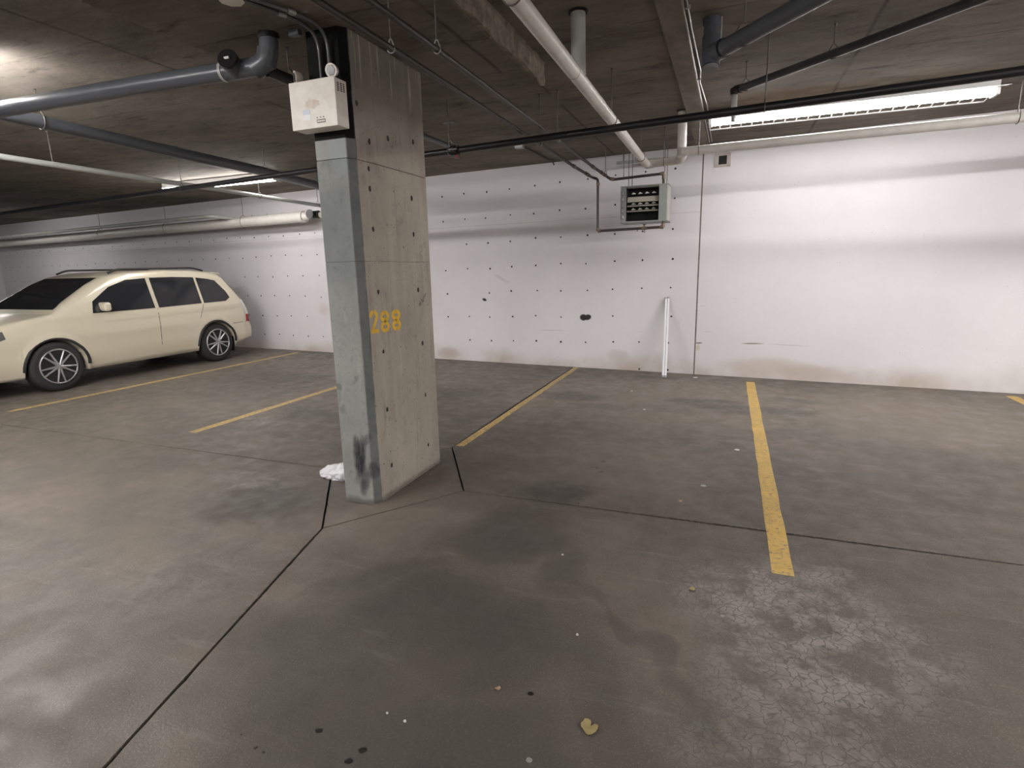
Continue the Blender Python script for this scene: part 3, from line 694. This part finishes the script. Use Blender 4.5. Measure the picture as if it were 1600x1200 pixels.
ld = thing('drain_pipe', 'grey plastic drain with capped cleanout beside the emergency light', 'pipe', (-2.75, 2.85, 2.78), 'grey plastic drains')
V = Vector
vtop = V((-2.62, 2.90, DZ)); el = V((-2.66, 2.90, 2.775))
part('vertical_pipe', MB().tube([vtop, V((-2.625,2.90,2.87)), el], .054, 20, bend=.05), M_GREYPVC, ld)
part('collar', MB().tube([vtop, vtop-V((0,0,.03))], .060, 20), M_BLACKPIPE, ld)
part('elbow', MB().tube([V((-2.635,2.90,2.86)), V((-2.65,2.895,2.80)), V((-2.73,2.885,2.765))], .060, 20, bend=.05), M_GREYPVC, ld)
part('horizontal_pipe', MB().tube([V((-2.68,2.885,2.775)), V((-3.6,2.80,2.765)), V((-6.5,2.50,2.69))], .052, 20), M_GREYPVC, ld)
part('cleanout_tee', MB().tube([V((-2.86,2.87,2.772)), V((-2.83,2.78,2.80))], .056, 20), M_GREYPVC, ld)
cp = part('cleanout_cap', MB().tube([V((-2.832,2.786,2.798)), V((-2.826,2.768,2.804))], .058, 20), M_BLACKPIPE, ld)
part('cap_lug', MB().box((-2.845,2.762,2.797),(-2.807,2.771,2.811)), M_STEEL, cp)
part('coupling_band', MB().tube([V((-2.94,2.862,2.772)), V((-2.96,2.860,2.772))], .0565, 20), M_LIGHTPVC, ld)
part('black_branch', MB().tube([V((-2.665,2.91,2.755)), V((-2.67,4.6,2.755))], .034, 16), M_BLACKPIPE, ld)
hanger(ld, -2.668, 3.10, 2.755, .034, top=DZ)

br = thing('branch_pipe', 'short grey pipe meeting the sprinkler main behind the column', 'pipe', (-2.92, 5.4, 2.87))
part('pipe', MB().tube([(-2.94,4.60,2.868),(-2.905,5.86,2.872)], .026, 14), M_GREYPVC, br)
part('end_cap', MB().tube([(-2.906,5.82,2.872),(-2.905,5.88,2.872)], .031, 14), M_GREYPVC, br)
hanger(br, -2.908, 5.80, 2.872, .026, M_STEEL)
part('ceiling_plate', MB().box((-2.97,5.77,CEIL-.006),(-2.85,5.83,CEIL)), M_ROD, br)

g1 = thing('drain_pipe', 'grey drain pipe hung below the left ceiling light', 'pipe', (-5.6, 5.9, 2.85), 'grey plastic drains')
part('pipe', MB().tube([(-5.30,.5,2.87),(-5.58,4.6,2.85),(-5.66,5.95,2.85),(-5.83,7.15,2.84)], .056, 18), M_GREYPVC, g1)
part('elbow', MB().tube([(-5.82,7.05,2.84),(-5.85,7.25,2.84),(-5.85,7.25,CEIL)], .060, 18, bend=.06), M_GREYPVC, g1)
hanger(g1, -5.662, 5.96, 2.85, .056); hanger(g1, -5.49, 3.3, 2.856, .056)
g2 = thing('water_pipe', 'slim beige pipe running to the wall left of the column', 'pipe', (-6.9, 7.5, 2.76))
part('pipe', MB().tube([(-6.75,1.0,2.76),(-6.90,6.38,2.76),(-6.92,8.60,2.74)], .030, 16), M_LIGHTPVC, g2)
part('elbow', MB().tube([(-6.92,8.55,2.74),(-6.92,8.72,2.74),(-6.93,8.72,2.56)], .034, 16, bend=.05), M_LIGHTPVC, g2)
for y in (4.2, 7.1, 8.45): hanger(g2, -6.91, y, 2.752, .030)
g3 = thing('heating_main', 'thick white pipe along the wall behind the beige car', 'pipe', (-9, 8.8, 2.58))
def gy(x): return wall_y(x)-.36
part('pipe', MB().tube([(-19.5,gy(-19.5),2.56),(-7.42,gy(-7.42),2.585)], .098, 22), M_WHITEPIPE, g3)
part('end_flange', MB().tube([(-7.50,gy(-7.5),2.585),(-7.40,gy(-7.4),2.585)], .108, 22), M_WHITEPIPE, g3)
part('reducer', MB().tube([(-7.40,gy(-7.4),2.585),(-7.30,gy(-7.3),2.59),(-6.6,gy(-6.6),2.60)], [.09,.05,.05], 18), M_WHITEPIPE, g3)
part('outlet', MB().tube([(-7.30,gy(-7.3)-.02,2.62),(-7.22,gy(-7.2)-.12,2.66)], .045, 16), M_WHITEPIPE, g3)
part('valve', MB().tube([(-7.17,gy(-7.1)-.03,2.60),(-7.02,gy(-7.0)-.03,2.60)], .07, 16).tube([(-7.10,gy(-7.1)-.18,2.60),(-7.10,gy(-7.1),2.60)], .03, 12).tube([(-7.10,gy(-7.1)-.2,2.60),(-7.10,gy(-7.1)-.18,2.60)], .08, 16), M_BLACKPIPE, g3)
for x in (-9.05, -11.5, -14.0): hanger(g3, x, gy(x), 2.58, .098, axis='x')
g4 = tag(part('water_pipe', MB().tube([(-19.5,gy(-19)-.35,2.66),(-9.55,gy(-9.5)-.35,2.70),(-9.3,gy(-9.3),2.66)], .035, 14, bend=.1), M_LIGHTPVC, loc=(-12, 9, 2.66)), 'pale pipe bending into the white wall main behind the car', 'pipe')

# ceiling conduits along the strip, and small ceiling box
for k, (xa, xb) in enumerate(((-.350,-.330), (-.322,-.300))):
    o = thing('electrical_conduit', ('left' if k == 0 else 'right')+' of two thin conduits along the ceiling strip', 'conduit', (xa, 5, CEIL-.01), 'ceiling conduits')
    pts = [(xa-.006, 1.0, CEIL-.010), (xa, 4.3, CEIL-.010)]
    if k: pts += [(xa+.016,5.2,CEIL-.010),(xa-.004,5.5,CEIL-.010),(xa+.028,6.3,CEIL-.010),(xa+.022,6.9,CEIL-.010)]
    pts += [(xb, 8.1, CEIL-.010)]
    part('tube', MB().tube(pts, .0085 if k == 0 else .006, 10), M_CONDUIT, o)
    for y in (3.95, 5.4, 7.0): part('strap', MB().box((xa-.012, y, CEIL-.020), (xa+.014, y+.02, CEIL)), M_STEEL, o)
cb = thing('ceiling_box', 'small pale electrical box on the ceiling with a thin conduit', 'junction box', (-2.6, 7.18, CEIL))
part('box', MB().box((-2.66,7.13,CEIL-.045),(-2.55,7.22,CEIL), bev=.004), M_STEEL, cb)
part('conduit', MB().tube([(-2.57,7.22,CEIL-.02),(-2.53,8.38,CEIL-.02),(-2.53,8.46,CEIL-.05)], .010, 10), M_DARKPIPE, cb)
ss = thing('steel_channel', 'grey steel strut channel hung near the wall above the heater', 'channel', (-1.1, 8.05, 2.95))
part('channel', MB().box((-1.53,8.10,2.925),(-.60,8.14,2.929)).box((-1.53,8.10,2.925),(-.60,8.103,2.965)).box((-1.53,8.137,2.925),(-.60,8.14,2.965)), M_STEEL, ss)
for x in (-1.44, -1.28, -.72): part('hanger_rod', MB().tube([(x,8.12,CEIL),(x,8.12,2.925)], .005, 8), M_ROD, ss)

# ------------------------------------------------------------------ unit heater
uh = thing('unit_heater', 'grey louvred unit heater hung from the ceiling near the wall', 'heater', (-1.04, 7.65, 2.09))
hx0, hx1, hy0, hy1, hz0, hz1 = -1.348, -.765, 7.45, 7.84, 2.095, 2.545
part('casing', MB().box((hx0,hy0+.02,hz1-.012),(hx1,hy1,hz1)).box((hx0,hy0+.02,hz0),(hx1,hy1,hz0+.012)).box((hx0,hy0+.02,hz0),(hx0+.012,hy1,hz1)).box((hx0,hy1-.012,hz0),(hx1,hy1,hz1)), M_HEATER, uh)
part('side_panel', MB().box((hx1-.014,hy0+.035,hz0-.004),(hx1,hy1,hz1+.004), bev=.003), simple('heater_lit_side', (.47,.46,.425), .45), uh)  # paler copy of the enamel, light on this side put into its colour
part('front_frame', MB().box((hx0,hy0,hz1-.016),(hx1-.01,hy0+.02,hz1)).box((hx0,hy0,hz0),(hx1-.01,hy0+.02,hz0+.018)).box((hx1-.105,hy0,hz0+.018),(hx1-.01,hy0+.02,hz1-.016)), M_HEATER, uh)
part('header_cover', MB().box((hx0,hy0,hz0+.018),(hx0+.070,hy0+.02,hz1-.016)), M_HEATER, uh)
for k in range(5):
    z = hz1-.075-k*.072; part('return_bend', MB().tube([(hx0+.03,hy0-.002,z),(hx0+.03,hy0-.022,z),(hx0+.03,hy0-.022,z-.03),(hx0+.03,hy0-.002,z-.03)], .009, 8, bend=.012), M_STEEL, uh)
ox0, ox1 = hx0+.075, hx1-.110
part('cavity', MB().box((ox0-.005,hy0+.19,hz0+.02),(ox1+.005,hy0+.20,hz1-.02)), M_DARK, uh)
part('cavity_side', MB().box((ox0-.006,hy0+.021,hz0+.02),(ox0-.003,hy0+.19,hz1-.02)).box((ox1+.003,hy0+.021,hz0+.02),(ox1+.006,hy0+.19,hz1-.02)), M_DARK, uh)
for k, (z, ang, dp) in enumerate(((hz1-.165, 62, .075), (hz1-.242, 18, .07), (hz1-.305, 18, .07), (hz1-.022, 12, .04))):
    rot = Matrix.Rotation(math.radians(ang), 3, 'X')
    part('louver', MB().box((ox0+.004,hy0+.012,z-.002),(ox1-.004,hy0+.012+dp,z+.002), rot=rot, c=(0,hy0+.012+dp/2,z)), M_LOUVER, uh)
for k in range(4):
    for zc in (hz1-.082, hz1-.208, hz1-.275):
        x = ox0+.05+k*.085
        part('glint_sliver', MB().tube([(x,hy0+.10,zc-.010),(x+.02,hy0+.10,zc),(x+.05,hy0+.10,zc-.008)], [.004,.013,.003], 8), M_HOUSING, uh)  # bright glints inside the opening, modelled as white slivers
for x, y in ((hx0+.09,hy0+.05),(hx1-.05,hy0+.06),(hx0+.09,hy1-.06),(hx1-.05,hy1-.06)):
    part('hanger_rod', MB().tube([(x,y,CEIL),(x,y,hz1-.005)], .005, 8), M_ROD, uh)

# wall vent
vt = thing('wall_vent', 'small square white framed vent high on the wall', 'vent', W(-.965, 0, 2.9))
vu0, vu1, vz0, vz1 = -1.065, -.868, 2.812, 2.980
u0, u1, z0_, z1_ = vu0+.048, vu1-.045, vz0+.030, vz1-.028
def wbox(mb, a, b):
    tmp = MB().box(a, b); return mb.add([W(p.x, -p.y, p.z) for p in tmp.v], tmp.f)
mb = MB()
for a, b in (((vu0,-.022,vz1-.028),(vu1,-.004,vz1)), ((vu0,-.022,vz0),(vu1,-.004,vz0+.030)), ((vu0,-.022,vz0),(u0,-.004,vz1)), ((u1,-.022,vz0),(vu1,-.004,vz1))): wbox(mb, a, b)
part('frame', mb, M_WALL_R, vt)
part('opening', wbox(MB(), (u0-.002,-.0065,z0_-.002), (u1+.002,-.0045,z1_+.002)), M_DARK, vt)

# ------------------------------------------------------------------ fluorescent fixtures
def fixture(label, x0, y, z=CEIL-.012, length=2.44, m=None, wings=True):
    t = thing('fluorescent_light', label, 'ceiling light', (x0, y, z), 'fluorescent ceiling lights')
    Lh = length
    def B(mb, a, b): return mb.box((x0+a[0], y+a[1], z+a[2]), (x0+b[0], y+b[1], z+b[2]))
    part('housing', B(MB(), (0,-.055,-.075), (Lh,.055,0)), M_HOUSING, t)
    for e in (.35, Lh-.35): part('stem', MB().tube([(x0+e,y,z-.002),(x0+e,y,CEIL)], .012, 8), M_HOUSING, t)
    for s in ((-1, 1) if wings else ()):
        mb = MB()
        def q(a0, b0, a1, b1, xa, xb):   # strip of the wing between two profile points
            vs = [V((x0+xa,y+s*a0,z+b0)), V((x0+xb,y+s*a0,z+b0)), V((x0+xb,y+s*a1,z+b1)), V((x0+xa,y+s*a1,z+b1))]
            nn = (vs[1]-vs[0]).cross(vs[3]-vs[0]).normalized()*.0012
            mb.add([v+nn for v in vs]+[v-nn for v in vs], [(0,1,2,3),(7,6,5,4),(0,4,5,1),(1,5,6,2),(2,6,7,3),(3,7,4,0)])
        P0, P1, P2, P3 = (.055,-.06), (.150,-.082), (.265,-.104), (.295,-.108)
        q(*P0, *P1, 0, Lh); q(*P2, *P3, 0, Lh)
        k = int(Lh/.105); st = Lh/k
        for i in range(k+1): q(*P1, *P2, max(0, i*st-.007), min(Lh, i*st+.007))
        part('reflector', mb, M_HOUSING, t)
    for e in (0.002, Lh-.03):
        part('end_cap', B(MB(), (e,-.075,-.128), (e+.028,.075,-.072)), M_HOUSING, t)
    for s in (-1, 1):
        part('tube', MB().tube([(x0+.03,y+s*.045,z-.102),(x0+Lh-.03,y+s*.045,z-.102)], .0165, 6, caps=False), m or M_TUBE, t)
    return t
fixture('bright ceiling light above the vent at upper right', -.285, 6.62)
fixture('bright ceiling light over the stall left of the column', -9.05, 7.20, m=M_TUBE_OLD, wings=False)
fixture('ceiling light at the far left end of the wall', -17.5, 7.2, m=M_TUBE_OLD, wings=False)
AISLE = dict(m=M_TUBE_AISLE, wings=False)
fixture('bare batten light over the aisle at right', 3.0, 2.6, **AISLE)
fixture('bare batten light over the aisle near the right wall', 5.48, 2.6, **AISLE)
fixture('bare batten light over the aisle left of the column', -7.3, 2.5, **AISLE)
fixture('added bare batten light left behind the viewpoint', -5.6, .1, m=M_TUBE_MID, wings=False)  # unseen batten, added to light the box and column front
for x, w_ in ((-7.5, 'leftmost'), (-2.2, 'middle'), (3.2, 'rightmost')):  # unseen row of battens, added to brighten the wall and upright faces
    fixture(w_+' added batten light over the far stalls behind the viewpoint', x, -7.5, **AISLE)

# ------------------------------------------------------------------ things standing or lying about
TB = V((-.800, 7.925, .016)); TT = W(-1.640, .030, 1.098)
side = V((.0, 0, 0))
for k in range(2):
    off = WT*(.034*k) + V((0,0,0))
    a = TB+off; b = TT+off+V((0,0,.004*k)); d = (b-a).normalized()
    o = thing('fluorescent_tube', ('left' if k == 0 else 'right')+' of two spare white tubes leaning on the wall', 'tube', a, 'spare tubes leaning on the wall')
    part('glass', MB().tube([a+d*.018, b-d*.018], .0165, 14), M_DEADTUBE, o)
    for p, s in ((a, 1), (b, -1)):
        c = part('end_cap', MB().tube([p, p+d*s*.022], .0168, 14), M_CAP, o)
        px = WT*.006
        part('pins', MB().tube([p+px, p+px-d*s*.008], .0016, 6).tube([p-px, p-px-d*s*.008], .0016, 6), M_CAP, c)

# crumpled plastic bag behind the column
def bag():
    rnd = random.Random(11); nu, nv = 60, 48; mb = MB()
    from mathutils import noise as mn
    def fn(u, v):
        a = v*2*PI; x = -2.912+u*.46
        p_ = (max(0., u*(1.02-u))*4)**.42
        ridge = abs(mn.noise(V((x*22, math.cos(a)*2.2, math.sin(a)*2.2))))
        fold = abs(mn.noise(V((x*9+5, math.cos(a)*3.5, math.sin(a)*3.5))))
        rr_ = .86+.42*ridge+.35*fold
        hw_ = .092*p_*rr_; hh = (.050+.045*u)*p_*rr_
        y = 3.32+math.cos(a)*hw_+.03*u; z = .028+.018*u+math.sin(a)*hh
        if u > .62 and math.sin(a) > .3: z += .05*max(0, 1-abs(u-.80)/.16)*(math.sin(a)-.3)
        return V((x, y, max(.0015, z)))
    return mb.grid(fn, nu, nv, smooth=True, flip=True)
tag(part('plastic_bag', bag(), M_BAG, loc=(-2.7,3.33,0)), 'crumpled white plastic bag lying behind the column', 'bag')

def leaf_mesh(cx, cy, r, m, outline, curl, rot, stem=None):
    n = len(outline); vs = []; rings = 4
    for k in range(rings+1):
        t = k/rings
        for i, (ox, oy) in enumerate(outline):
            x, y = ox*t*r, oy*t*r
            z = .003+curl*(t**2)*(.5+.5*math.sin(i*2*PI/n*2+1))+.0012*math.sin(i*1.9+k*1.3)
            X = x*math.cos(rot)-y*math.sin(rot); Y = x*math.sin(rot)+y*math.cos(rot)
            vs.append(V((cx+X, cy+Y, max(.001, z))))
    low = [v-V((0,0,.0008)) for v in vs]; N = len(vs); fs = []
    for k in range(rings):
        for i in range(n):
            q = (k*n+i, k*n+(i+1) % n, (k+1)*n+(i+1) % n, (k+1)*n+i)
            fs.append(q); fs.append(tuple(x+N for x in q[::-1]))
    return MB().add(vs+low, fs, True)
big = [(1.0,.15),(.85,.55),(.45,.62),(.22,.42),(.02,.30),(-.05,.62),(-.28,1.05),(-.62,.98),(-.85,.62),(-.80,.20),(-.92,-.15),(-.72,-.50),(-.35,-.62),(.0,-.80),(.40,-.88),(.72,-.62),(.92,-.25)]
lf = thing('dry_leaf', 'curled yellow dry leaf on the floor in the foreground', 'leaf', (-.37, 1.605, 0))
part('blade', leaf_mesh(-.37, 1.605, .031, M_LEAF, big, .012, -.25), M_LEAF, lf)
part('stem', MB().tube([(-.372,1.603,.004),(-.365,1.588,.003),(-.355,1.578,.002)], .0012, 6), M_LEAF, lf)
sm_ = [(1,0),(.75,.5),(.3,.72),(-.3,.7),(-.75,.45),(-1.05,0),(-.75,-.45),(-.3,-.7),(.3,-.72),(.75,-.5)]
l2 = thing('dry_leaf', 'tiny tan dry leaf on the floor left of the yellow leaf', 'leaf', (-.735, 1.672, 0))
part('blade', leaf_mesh(-.735, 1.672, .0115, M_LEAF2, sm_, .004, .5), M_LEAF2, l2)
part('stem', MB().tube([(-.745,1.668,.002),(-.760,1.660,.0015)], .0008, 6), M_LEAF2, l2)
def chip(x, y, r, m, label, rot=0.):
    pts = [(x+r*math.cos(2*PI*k/7+rot)*random.uniform(.6,1.1), y+r*.7*math.sin(2*PI*k/7+rot)*random.uniform(.7,1.1)) for k in range(7)]
    mb = MB().poly(pts, 0, .004)
    for v in mb.v: 
        if v.z > .001: v.x = x+(v.x-x)*.8; v.y = y+(v.y-y)*.8; v.z += random.uniform(0, .003)
    tag(part('debris_chip', mb, m, loc=(x,y,0)), label, 'chip', 'bits of debris on the floor')
chip(-.532,2.078,.0085,M_CHIP,'white chip on the floor above the yellow leaf')
chip(-.780,2.717,.0075,M_CHIP,'white speck on the floor below the long joint')
chip(.139,4.897,.026,M_CHIP,'pale flat chip left of the bright yellow line')
chip(-.097,3.984,.024,M_LIGHTPVC,'grey flake on the floor near the long joint')
chip(-.230,3.658,.016,M_LEAF2,'tan flake just beyond the long floor joint')
chip(-.089,2.600,.020,M_LEAF,'dark dry crumb on the floor in the right foreground')
chip(-1.082,6.972,.018,M_CHIP,'small pale chip in front of the heater wall')
chip(-.798,6.067,.020,M_CHIP,'pale chip on the floor in front of the leaning tubes')
chip(-.375,8.07,.035,M_CHIP,'white chip at the foot of the wall joint')
chip(-5.90,5.93,.035,M_OIL,'dark crumb in the stall left of the column')
chip(-1.065,1.43,.006,M_CHIP,'white grit on the floor left of the tan leaf')
chip(-.985,1.42,.007,M_CHIP,'white grit on the floor in the left foreground')

# ------------------------------------------------------------------ beige sport utility vehicle, backed into its stall
def interp(tab, y):
    for (a, va), (b, vb) in zip(tab, tab[1:]):
        if y <= b: 
            t = (y-a)/(b-a) if b > a else 0; return va+(vb-va)*max(0., min(1., t))
    return tab[-1][1]
CXC = -9.655; WR = (4.93, 7.60); WZ = .352
def rear(y): return y+max(0., y-7.95)*.20
TOP = [(3.86,.60),(3.89,.74),(3.95,.86),(4.10,.94),(4.6,1.02),(4.98,1.08),(5.25,1.25),(5.62,1.47),(5.88,1.585),(6.2,1.645),(6.8,1.672),(7.4,1.66),(7.75,1.63),(7.93,1.595),(8.03,1.50),(8.13,1.33),(8.25,1.09),(8.30,.96),(8.33,.66),(8.40,.635),(8.46,.59),(8.475,.54)]
BOT = [(3.86,.42),(3.92,.30),(4.1,.24),(4.6,.24),(8.0,.25),(8.12,.30),(8.38,.37),(8.46,.42),(8.475,.46)]
HW = [(3.86,.60),(3.90,.70),(4.0,.80),(4.2,.86),(4.6,.895),(5.5,.915),(7.2,.915),(7.9,.90),(8.2,.875),(8.35,.84),(8.43,.76),(8.475,.60)]
TOP = [(rear(a), b) for a, b in TOP]; BOT = [(rear(a), b) for a, b in BOT]; HW = [(rear(a), b+(.03 if a > 8.1 else 0)) for a, b in HW]
YE = TOP[-1][0]
def arch(y):
    z = interp(BOT, y)
    for c in WR:
        d = abs(y-c)
        if d < .405: z = max(z, WZ-.02+math.sqrt(.405**2-d*d)*1.0)
    return z
def hw(y, z):
    top = interp(TOP, y); w_ = interp(HW, y)
    if z > 1.02: w_ -= (z-1.02)*.30
    if z < .55: w_ -= (.55-z)**2*.5
    if .60 < z < .95: w_ += .012*math.sin((z-.60)/.35*PI)
    for c in WR:
        d = math.hypot(y-c, z-WZ)
        if .40 < d < .48: w_ += .018*(1-(d-.40)/.08)
    r = .10
    if z > top-r: w_ -= r*(1-math.sqrt(max(0., 1-((z-(top-r))/r)**2)))*(1.0 if top > 1.2 else .7)
    return max(.05, w_)
ys = sorted(set([round(y, 4) for y, _ in TOP+BOT+HW]+[3.86+i*(YE-3.86)/110 for i in range(111)]+[c+.405*math.sin(a*PI/24) for c in WR for a in range(-12, 13)]))
ys = [y for i, y in enumerate(ys) if i == 0 or y-ys[i-1] > .002]
NZ = 26
def zlev(y):
    a, b = arch(y), interp(TOP, y)
    b = max(b, a+.02)
    return [a+(b-a)*(1-(1-j/(NZ-1))**1.25) for j in range(NZ)]
car = thing('sport_utility_vehicle', 'beige sport utility vehicle parked by the white wall', 'car', (CXC, 6.2, 0))
def carpaint():
    t = NT('beige_car_paint'); m = t.done(t.mix(t.noise(3, 2), (.66,.60,.465), (.68,.62,.485)), .30, .15, .5)
    t.b.inputs['Coat Weight'].default_value = .6; t.b.inputs['Coat Roughness'].default_value = .12
    return m
M_PAINT = carpaint()
M_GLASS = simple('tinted_glass', (.018,.019,.022), .06, var=.05)
M_RUBBER = simple('tyre_rubber', (.022,.022,.022), .8, scale=30)
M_RIM = simple('alloy_rim', (.50,.50,.51), .28, .8, var=.08)
M_TAIL = simple('red_tail_lens', (.38,.015,.02), .15, var=.2)
M_TRIM = simple('black_plastic_trim', (.02,.02,.02), .6)
mb = MB(); vs = []; fs = []
ny = len(ys)
for s in (1, -1):
    o = len(vs)
    for y in ys:
        for z in zlev(y): vs.append(V((CXC+s*hw(y, z), y, z)))
    for i in range(ny-1):
        for j in range(NZ-1):
            q = (o+i*NZ+j, o+(i+1)*NZ+j, o+(i+1)*NZ+j+1, o+i*NZ+j+1); fs.append(q if s > 0 else q[::-1])
o2 = ny*NZ
for i in range(ny-1):      # roof, bonnet, tail
    a, b, c, d = i*NZ+NZ-1, (i+1)*NZ+NZ-1, o2+(i+1)*NZ+NZ-1, o2+i*NZ+NZ-1; fs.append((a, b, c, d))
    a, b, c, d = i*NZ, (i+1)*NZ, o2+(i+1)*NZ, o2+i*NZ; fs.append((d, c, b, a))
for i, fl in ((0, False), (ny-1, True)):
    for j in range(NZ-1):
        q = (i*NZ+j, i*NZ+j+1, o2+i*NZ+j+1, o2+i*NZ+j); fs.append(q[::-1] if fl else q)
mb.add(vs, fs, True)
body = part('body', mb, M_PAINT, car)
def side_patch(name, outline, m, s, off=.006, parent=car, th=.004):
    """glass or trim lying on the body side: polygon in y,z pushed out to the surface, with thickness"""
    pts = [V((rear(p[0]), p[1], 0)) for p in outline]; bm = bmesh.new()
    f = bm.faces.new([bm.verts.new(p) for p in pts]); bmesh.ops.triangulate(bm, faces=[f])
    bmesh.ops.subdivide_edges(bm, edges=bm.edges[:], cuts=3, use_grid_fill=True); bmesh.ops.triangulate(bm, faces=bm.faces[:])
    bm.verts.ensure_lookup_table(); k = len(bm.verts)
    vs = [V((CXC+s*(hw(v.co.x, v.co.y)+off), v.co.x, v.co.y)) for v in bm.verts]+[V((CXC+s*(hw(v.co.x, v.co.y)+off-th), v.co.x, v.co.y)) for v in bm.verts]
    fs = [[v.index for v in q.verts] for q in bm.faces]; bm.free()
    return part(name, MB().add(vs, fs+[[i+k for i in q[::-1]] for q in fs], True), m, parent)
for s in (1, -1):
    side_patch('rear_quarter_window', [(7.42,1.08),(7.90,1.09),(8.0,1.15),(7.96,1.27),(7.80,1.47),(7.66,1.50),(7.42,1.53)], M_GLASS, s)
    side_patch('rear_door_window', [(6.55,1.06),(7.37,1.08),(7.37,1.535),(6.95,1.55),(6.55,1.545)], M_GLASS, s)
    side_patch('front_door_window', [(5.50,1.05),(6.48,1.06),(6.48,1.54),(6.15,1.52),(5.85,1.42),(5.55,1.22)], M_GLASS, s)
    tl = side_patch('taillight', [(8.24,.68),(8.325,.665),(8.32,.80),(8.24,.815)], M_TAIL, s, .010)
    side_patch('upper_lens', [(8.17,1.08),(8.205,1.10),(8.30,.84),(8.31,.82),(8.24,.825)], M_HOUSING, s, .008, tl)
    side_patch('headlight', [(3.93,.70),(4.02,.68),(4.38,.80),(4.36,.90),(4.10,.86),(3.98,.80)], M_LENS, s, .006)
    side_patch('door_seam', [(6.50,.45),(6.508,.45),(6.522,1.05),(6.512,1.05)], M_TRIM, s, .002, body, .001)
    side_patch('door_seam', [(7.28,.82),(7.288,.82),(7.40,1.06),(7.39,1.06)], M_TRIM, s, .002, body, .001)
    side_patch('tailgate_seam', [(8.00,1.47),(8.008,1.475),(8.245,1.03),(8.235,1.03)], M_TRIM, s, .003, body, .001)
    side_patch('body_crease', [(5.1,.905),(5.1,.912),(8.15,.965),(8.15,.957)], M_PAINT, s, .007, body)
    side_patch('bumper_seam', [(7.98,.660),(7.98,.667),(8.32,.685),(8.32,.678)], M_TRIM, s, .002, body, .001)
    for c in WR:      # black lip round each wheel arch
        ring = []; 
        for k in range(21):
            a = PI*(k/20)*1.0; y, z = c+.412*math.cos(a), WZ-.02+.412*math.sin(a); ring.append(V((CXC+s*(hw(y, z)+.002), y, z)))
        part('wheel_arch_trim', MB().tube(ring, .020, 8), M_TRIM, car)
    part('mudflap', MB().box((CXC+s*.86-.10*(s > 0)-.0*(s < 0), 7.985, .135), (CXC+s*.86+.10*(s < 0), 8.005, .42)), M_TRIM, car)
    part('side_mirror', MB().box((CXC+s*.93-.09, 5.62, 1.07), (CXC+s*.93+.09, 5.72, 1.20), bev=.03), M_PAINT, car)
    part('roof_rail', MB().tube([(CXC+s*.62,6.0,1.63),(CXC+s*.62,6.15,1.69),(CXC+s*.62,7.5,1.70),(CXC+s*.62,7.7,1.65)], .016, 10, bend=.08), M_TRIM, car)
    for c in WR:
        xo = CXC+s*.90; xi = CXC+s*.68
        wh = part('wheel', MB().tube([(xi,c,WZ),(xi+s*.02,c,WZ),(xo-s*.03,c,WZ),(xo-s*.008,c,WZ),(xo,c,WZ)], [.31,.35,.35,.335,.30], 32), M_RUBBER, car)
        rim = part('rim', MB().tube([(xo-s*.02,c,WZ),(xo+s*.004,c,WZ)], .245, 28), M_DARK, wh)
        mbs = MB()
        ring = [V((xo+s*.006, c+.238*math.cos(2*PI*k/32), WZ+.238*math.sin(2*PI*k/32))) for k in range(33)]; mbs.tube(ring, .012, 8)
        for k in range(10):
            a = 2*PI*k/10+(.10 if k % 2 else -.10)
            mbs.tube([(xo+s*.012,c,WZ),(xo+s*.006,c+.23*math.cos(a),WZ+.23*math.sin(a))], [.020,.013], 6)
        mbs.tube([(xo,c,WZ),(xo+s*.02,c,WZ)], .05, 14)
        part('spokes', mbs, M_RIM, wh)
part('underbody', MB().box((CXC-.80, 4.2, .26), (CXC+.80, 8.05, .50)), M_TRIM, car)
def top_patch(name, y0, y1, inset, m, off=.006, n=14):
    def fn(u, v):
        y = y0+(y1-y0)*u; z = interp(TOP, y); w_ = hw(y, z)-inset; e = .01
        nrm = V((0, -(interp(TOP, y+e)-interp(TOP, y-e))/(2*e), 1)).normalized()
        return V((CXC+(2*v-1)*w_, y, z))+nrm*off
    return part(name, MB().grid(fn, n, 8, flip=True), m, car)
top_patch('windscreen', 5.06, 5.82, .03, M_GLASS); top_patch('rear_window', rear(8.045), rear(8.215), .04, M_GLASS)
part('rear_spoiler', MB().box((CXC-.60, 7.90, 1.585), (CXC+.60, 8.09, 1.612), rot=Matrix.Rotation(math.radians(-8), 3, 'X'), bev=.01), M_PAINT, car)
part('grille', MB().box((CXC-.42, 3.845, .58), (CXC+.42, 3.90, .78), bev=.02), M_TRIM, car)
part('lower_intake', MB().box((CXC-.50, 3.85, .34), (CXC+.50, 3.93, .48), bev=.02), M_TRIM, car)
